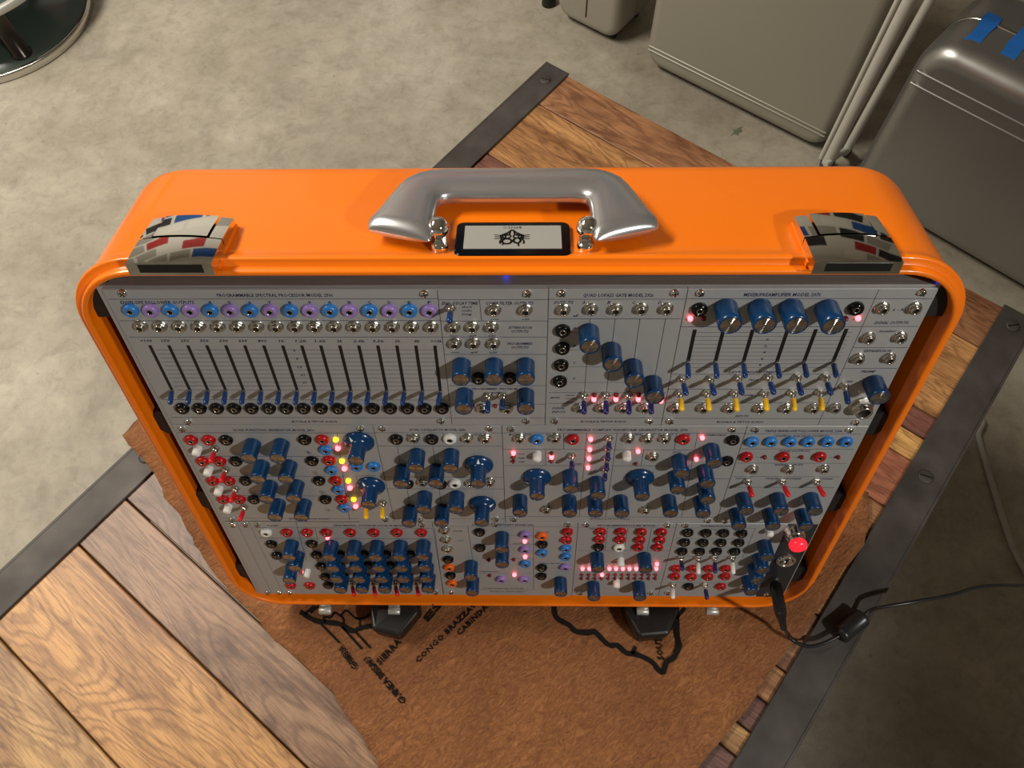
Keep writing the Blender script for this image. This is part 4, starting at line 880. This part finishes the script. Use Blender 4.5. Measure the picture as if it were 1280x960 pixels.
M = Module('matrix_module', 2, t5, t6, 'grey panel with twelve black jacks, white and navy switches and four overlapping blue knobs')
M.screws((857, 657.4), (834.5, 741.8), (928, 735))
M.text('PROGRAMMABLE MATRIX MODEL', 876, 914, 657.6, 2.0); M.it('CAT OUTPUTS', 882, 910, 662.3, 1.7)
blk = [(860, 668.4), (882.8, 668.9), (904.9, 669), (927.6, 669.5), (856, 680.5), (879, 680.9), (901.6, 680.9), (923.9, 680.9), (852.8, 691.8), (874.7, 692), (896, 691.8), (919, 692), (861, 735.6)]
M.banana('black', *blk); M.banana('red', (845.2, 713.3), (866, 713.3), (886.3, 713.3), (907.5, 713.3), (843.6, 723), (864.4, 723.6), (885.6, 723.6), (906.9, 723), (901.4, 735.6))
for c, bs, tp in (('lever_navy', (851, 699.5), (853.3, 712.2)), ('lever_white', (872.5, 699.5), (873.2, 717.5)), ('lever_navy', (893.3, 699), (894, 716.4)), ('lever_white', (915.6, 699), (916.7, 717.5)), ('lever_white', (841.4, 733), (841.2, 748)), ('lever_navy', (881.3, 733), (883.9, 749))): M.toggle(c, bs, tp)
M.button((962.6, 669)); M.knob((959.4, 698), (953.4, 714), (946.9, 726.4), (939.2, 741), r=6.6)
for y, x in ((660, (847, 944)), (673.2, (845, 930)), (684.8, (842, 927)), (695.6, (840, 924)), (728.5, (833, 914))): M.hline(y, x, wd=0.3)
M.line((944.5, 660, 928, 697)); M.done()

M = Module('power_inlet_module', 2, t6, UR, 'black power inlet panel with red glowing switch in the corner of the case', mat='power_black')
b = MB(); b.lathe([(10, 0), (10, 1.2), (8.8, 2), (8.6, 6.5), (7.8, 7.5)], 28, 'chrome'); b.lathe([(7.0, 7.3), (6.8, 10.5), (6.2, 11.2)], 24, 'nickel')
sw = M.put('power_switch', b.mesh('power_switch'), M.loc(995, 672, 7))
b = MB(); b.lathe([(6.4, 11), (7.6, 12.5), (7.9, 15), (6.8, 17.8), (3.6, 19.2), (0.01, 19.6)], 24, 'button_lit', cap1=False); obj('lit_button', b, sw)
b = MB(); b.lathe([(9, 0), (9, 2.5), (8, 3.2), (6.6, 3.2), (6.4, 0.5)], 28, 'chrome', cap1=False); b.lathe([(6.5, 0.6), (0.01, 0.6)], 24, 'hole', cap1=False)
so = M.put('power_socket', b.mesh('power_socket'), M.loc(983, 702, 2))
pin = MB(); pin.lathe([(1.5, 0.5), (1.5, 3.6), (0.8, 4.4)], 10, 'chrome'); pm = pin.mesh('pin')
for x, y in ((-2.8, 2.2), (2.8, 2.2), (-2.8, -2.4), (2.8, -2.4)): obj('pin', pm, so, (x, y, 0))
b = MB(); b.lathe([(6.2, 0), (6.2, 2.2), (5.4, 3)], 20, 'nickel'); M.put('barrel_inlet', b.mesh('barrel_inlet'), M.loc(969, 729, 2)); M.screws((958, 744)); M.done()

# ------------------------------------------------------------------ power cable
def fp(x, y, w): u, v = onp(x, y, w); return PO + EU * u + EV * v + EW * w
pa = fp(969, 729, 3.2); pb = fp(976.5, 770, 44); pc = fp(979.5, 785, 57)
pw = empty('power_cable', at((0, 0, 0)), 'thin black power cable with barrel plug and ferrite bead leading off the table', 'cable')
d = (pb - pa).normalized()
b = MB(); b.tube([pa, pa + d * 1, pb - d * 6, pb], [5.2, 5.9, 5.6, 4.6], 'cord_black', 16); pl_ = obj('plug', b, pw)
b = MB(); b.tube([pa + d * 0.2, pa + d * 2.2], 6.1, 'nickel', 16); obj('plug_ring', b, pl_)
b = MB(); pts = []; rr = []
for k in range(7):
    q = pb.lerp(pc, k / 6); pts += [q, q + d * 1.2]; rr += [4.2 - 0.2 * k, 3.3 - 0.1 * k]
b.tube(pts, rr, 'cord_black', 12); obj('strain_relief', b, pl_)
f0, f1 = onz(1050, 794, 14), onz(1078, 771, 14)
p1 = smooth_path([pc, onz(984, 791, 38), onz(992, 801, 28), onz(1010, 808, 19), onz(1030, 804, 14), f0], 6)
b = MB(); b.tube(p1, 2.0, 'cord_black', 8); obj('cord', b, pw)
b = MB(); dd = (f1 - f0).normalized(); b.tube([f0 - dd * 2, f0, f0 + dd * 3, f0 + dd * 4, f1 - dd * 4, f1 - dd * 3, f1, f1 + dd * 2], [6, 9.2, 10, 9.6, 9.6, 10, 9.2, 6], 'cord_black', 16); obj('ferrite_bead', b, pw)
p2 = smooth_path([f1, onz(1088, 763, 18), onz(1105, 758.5, 26), onz(1144, 752, 30), onz(1190, 743.5, 20), onz(1228, 733, 0), onz(1280, 732, -30), onz(1340, 735, -120), onz(1390, 745, -300), onz(1400, 760, FLOOR + 4)], 6)
b = MB(); b.tube(p2, 2.0, 'cord_black', 8); obj('cord', b, pw)

# ------------------------------------------------------------------ things on the garage floor
b = MB(); b.tube(smooth_path([tab(640, 60, FLOOR + 5), tab(760, -100, FLOOR + 5), tab(840, -210, FLOOR + 5)] + [onz(x, y, FLOOR + 5) for x, y in ( (1219, 515), (1223, 545), (1233, 582), (1246, 625), (1258, 662), (1272, 697), (1300, 740), (1350, 790))], 6), 5, 'cord_grey', 10)
tag(obj('floor_cable', b), 'pale grey cable lying on the concrete floor beside the table', 'cable')

def suitcase(name, label, a0, a1, b0, b1, z0, z1, r, mat, ridges, seam=None):
    """upright case; front face at a0, running along b"""
    ca, cb = (a0 + a1) / 2, (b0 + b1) / 2; R = empty(name, at(tab(ca, cb, z0)), label, 'suitcase')
    ROT = Matrix((TB * -1, Vector((0, 0, 1)), TA * -1)).transposed().to_4x4()  # local x = -b, y = up, z = toward the camera
    def lm(x, y, z): m = ROT.copy(); m.translation = Vector((0, 0, 0)) + (ROT.to_3x3() @ Vector((x, y, z))) * MM; return m
    hu, hv, hd = (b1 - b0) / 2, (z1 - z0) / 2, (a1 - a0) / 2
    for nm, s in (('front_shell', 1), ('rear_shell', -1)):
        b = MB(); rf = min(r * 0.55, hd * 0.7); prof = [(0, 0.8)] + [(-rf + rf * math.cos(t), hd - rf + rf * math.sin(t)) for t in [math.radians(9 * i) for i in range(11)]]
        loft(b, [(o, -w) for o, w in prof], hu, hv, r, mat, cap1=True, k=8)
        m = lm(0, hv, 0)
        if s > 0: m = m @ Matrix.Rotation(math.pi, 4, 'Y')
        obj(nm, b, R, mat=m)
    if seam:
        b = MB(); loft(b, [(-2, -3), (1.6, -2.4), (1.6, 2.4), (-2, 3)], hu, hv, r, seam, k=8); obj('rim', b, R, mat=lm(0, hv, 0))
    for y in ridges:
        b = MB(); L = hu - r * 0.22
        b.tube([(-L, 0, -1.0), (-L + 5, 0, 0), (L - 5, 0, 0), (L, 0, -1)], 2.4, mat, 8); obj('ridge', b, R, mat=lm(0, y, hd))
    for x in (-hu * 0.7, hu * 0.7):
        for z in (-hd * 0.6, hd * 0.6):
            b = MB(); b.lathe([(9, 0), (10, 12)], 12, 'rubber'); m = Matrix.Translation(lm(x, -10, z).translation); obj('foot', b, R, mat=m)
    return R, lm, hu, hv, hd
suitcase('suitcase', 'large smooth grey hard suitcase with twin ridges, beside white metal tubes', 1243, 1420, 130, 603, FLOOR + 10, 150, 45, 'suitcase_grey', (44, 54))
Rs, lms, _a, _b, _c = suitcase('suitcase', 'smaller grey hard suitcase with an upright seam, past the large smooth one', 1255, 1415, 690, 872, FLOOR + 12, -80, 40, 'suitcase_grey', (), None)
b = MB(); b.box(-1.5, 1.5, 34, 330, -1, 1.2, 'seam_dark'); obj('seam', b, Rs, mat=lms(1, 0, 80))
R, lm, hu, hv, hd = suitcase('suitcase', 'brushed silver metal suitcase with grooved shoulders and blue tape strips', 1183, 1400, -520, 44, FLOOR + 10, -62, 60, 'suitcase_silver', (292, 318), 'nickel')
for k, (x, wd) in enumerate(((-hu + 62, 26), (-hu + 122, 26))):
    b = MB(); pts = [(-wd / 2, 0, hd - 32), (-wd / 2, 0.2, 2)]
    prof = [(hd - 26, -9), (hd - 34, -4.5), (hd - 44, -1.2), (hd - 56, 0.4), (hd * 0.25, 0.5), (0, 2.4), (-hd * 0.2, 0.5)]
    vs = [(-wd / 2 + random.uniform(-2, 2), y + 0.6, z) for z, y in prof] + [(wd / 2 + random.uniform(-2, 2), y + 0.6, z) for z, y in prof]; n = len(prof)
    b.add(vs, [(i, n + i, n + i + 1, i + 1) for i in range(n - 1)], 'tape_blue')
    o = obj('tape_strip', b, R, mat=lm(x, 2 * hv, 0)); o.modifiers.new('t', 'SOLIDIFY').thickness = 0.0006
piv = tab(1183, 44, FLOOR + 10) * MM
R.matrix_world = Matrix.Translation(piv) @ Matrix.Rotation(math.radians(-4), 4, 'Z') @ Matrix.Translation(-piv) @ R.matrix_world
# white tubes of a folded stand
rk = empty('folded_chair', at(onz(1032, 205, FLOOR)), 'white tubular legs of a folded chair leaning between two suitcases', 'chair')
bp_ = onz(1032, 205, FLOOR)
def tub(nm, p, q, r, mat='pole_white'):
    b = MB(); b.tube([p - bp_, q - bp_], r, mat, 12); return obj(nm, b, rk)
q0 = onz(1034, 203, FLOOR + 30); tub('leg', q0, q0 + Vector((12, 8, 760)), 13)
q1 = onz(1024, 200, FLOOR + 40); tub('side_rail', q1 + TA * 8, q1 + TA * 8 + Vector((10, 10, 740)), 5)
q2 = onz(1057, 190, FLOOR + 30); tub('leg', q2, q2 + Vector((40, 30, 730)), 9)
tub('cross_tube', onz(1032, 206, FLOOR + 45), q2 + Vector((0, 0, 12)), 6)
b = MB(); b.tube([onz(1033, 206, FLOOR) - bp_, q0 - bp_ + Vector((0, 0, 8))], 15, 'rubber', 12); obj('foot_cap', b, rk)
b = MB(); b.tube([onz(1057, 191, FLOOR) - bp_, q2 - bp_ + Vector((0, 0, 8))], 11, 'rubber', 12); obj('foot_cap', b, rk)
# leg end near the small suitcase
p = onz(686, 5, FLOOR); st = empty('pole_stand', at(p), 'white pole with a black rubber foot beside the smaller grey suitcase', 'stand')
b = MB(); b.lathe([(18, 0), (18, 6), (15, 26), (13, 30)], 20, 'rubber'); obj('rubber_foot', b, st)
b = MB(); b.lathe([(12, 28), (12, 600)], 16, 'pole_white'); obj('pole', b, st)

# round glass table base
tc_ = Vector((-1349.8, 1538.1, FLOOR)); gt = empty('round_table', at(tc_), 'round dark glass shelf with polished metal rim standing on the floor', 'table')
b = MB(); b.lathe([(240, 6), (240, 12), (0.01, 12)], 64, 'glass_dark', cap1=False); obj('glass_shelf', b, gt)
b = MB(); b.lathe([(238, 0), (246, 1), (247, 3), (247, 20), (245.5, 21.5), (240, 21.5), (239.5, 12)], 72, 'nickel', cap1=False); obj('rim', b, gt)
lp = onz(27, 66, FLOOR + 14) - tc_; rr_ = math.hypot(lp.x, lp.y); t0 = math.atan2(lp.y, lp.x)
for k in range(3):
    t = t0 + k * 2 * math.pi / 3; q = Vector((rr_ * math.cos(t), rr_ * math.sin(t), 0))
    b = MB(); b.lathe([(25, 12), (25, 17), (21, 19), (21, 150)], 24, 'post_brown'); obj('post', b, gt, (q.x, q.y, 0))
b = MB(); b.lathe([(236, 150), (247, 150), (248, 152), (248, 164), (246, 166), (236, 166)], 72, 'plate_silver', cap1=False); obj('upper_rim', b, gt)
b = MB(); b.lathe([(236, 155), (236, 161), (0.01, 161)], 64, 'glass_dark', cap0=True, cap1=False); obj('upper_shelf', b, gt)
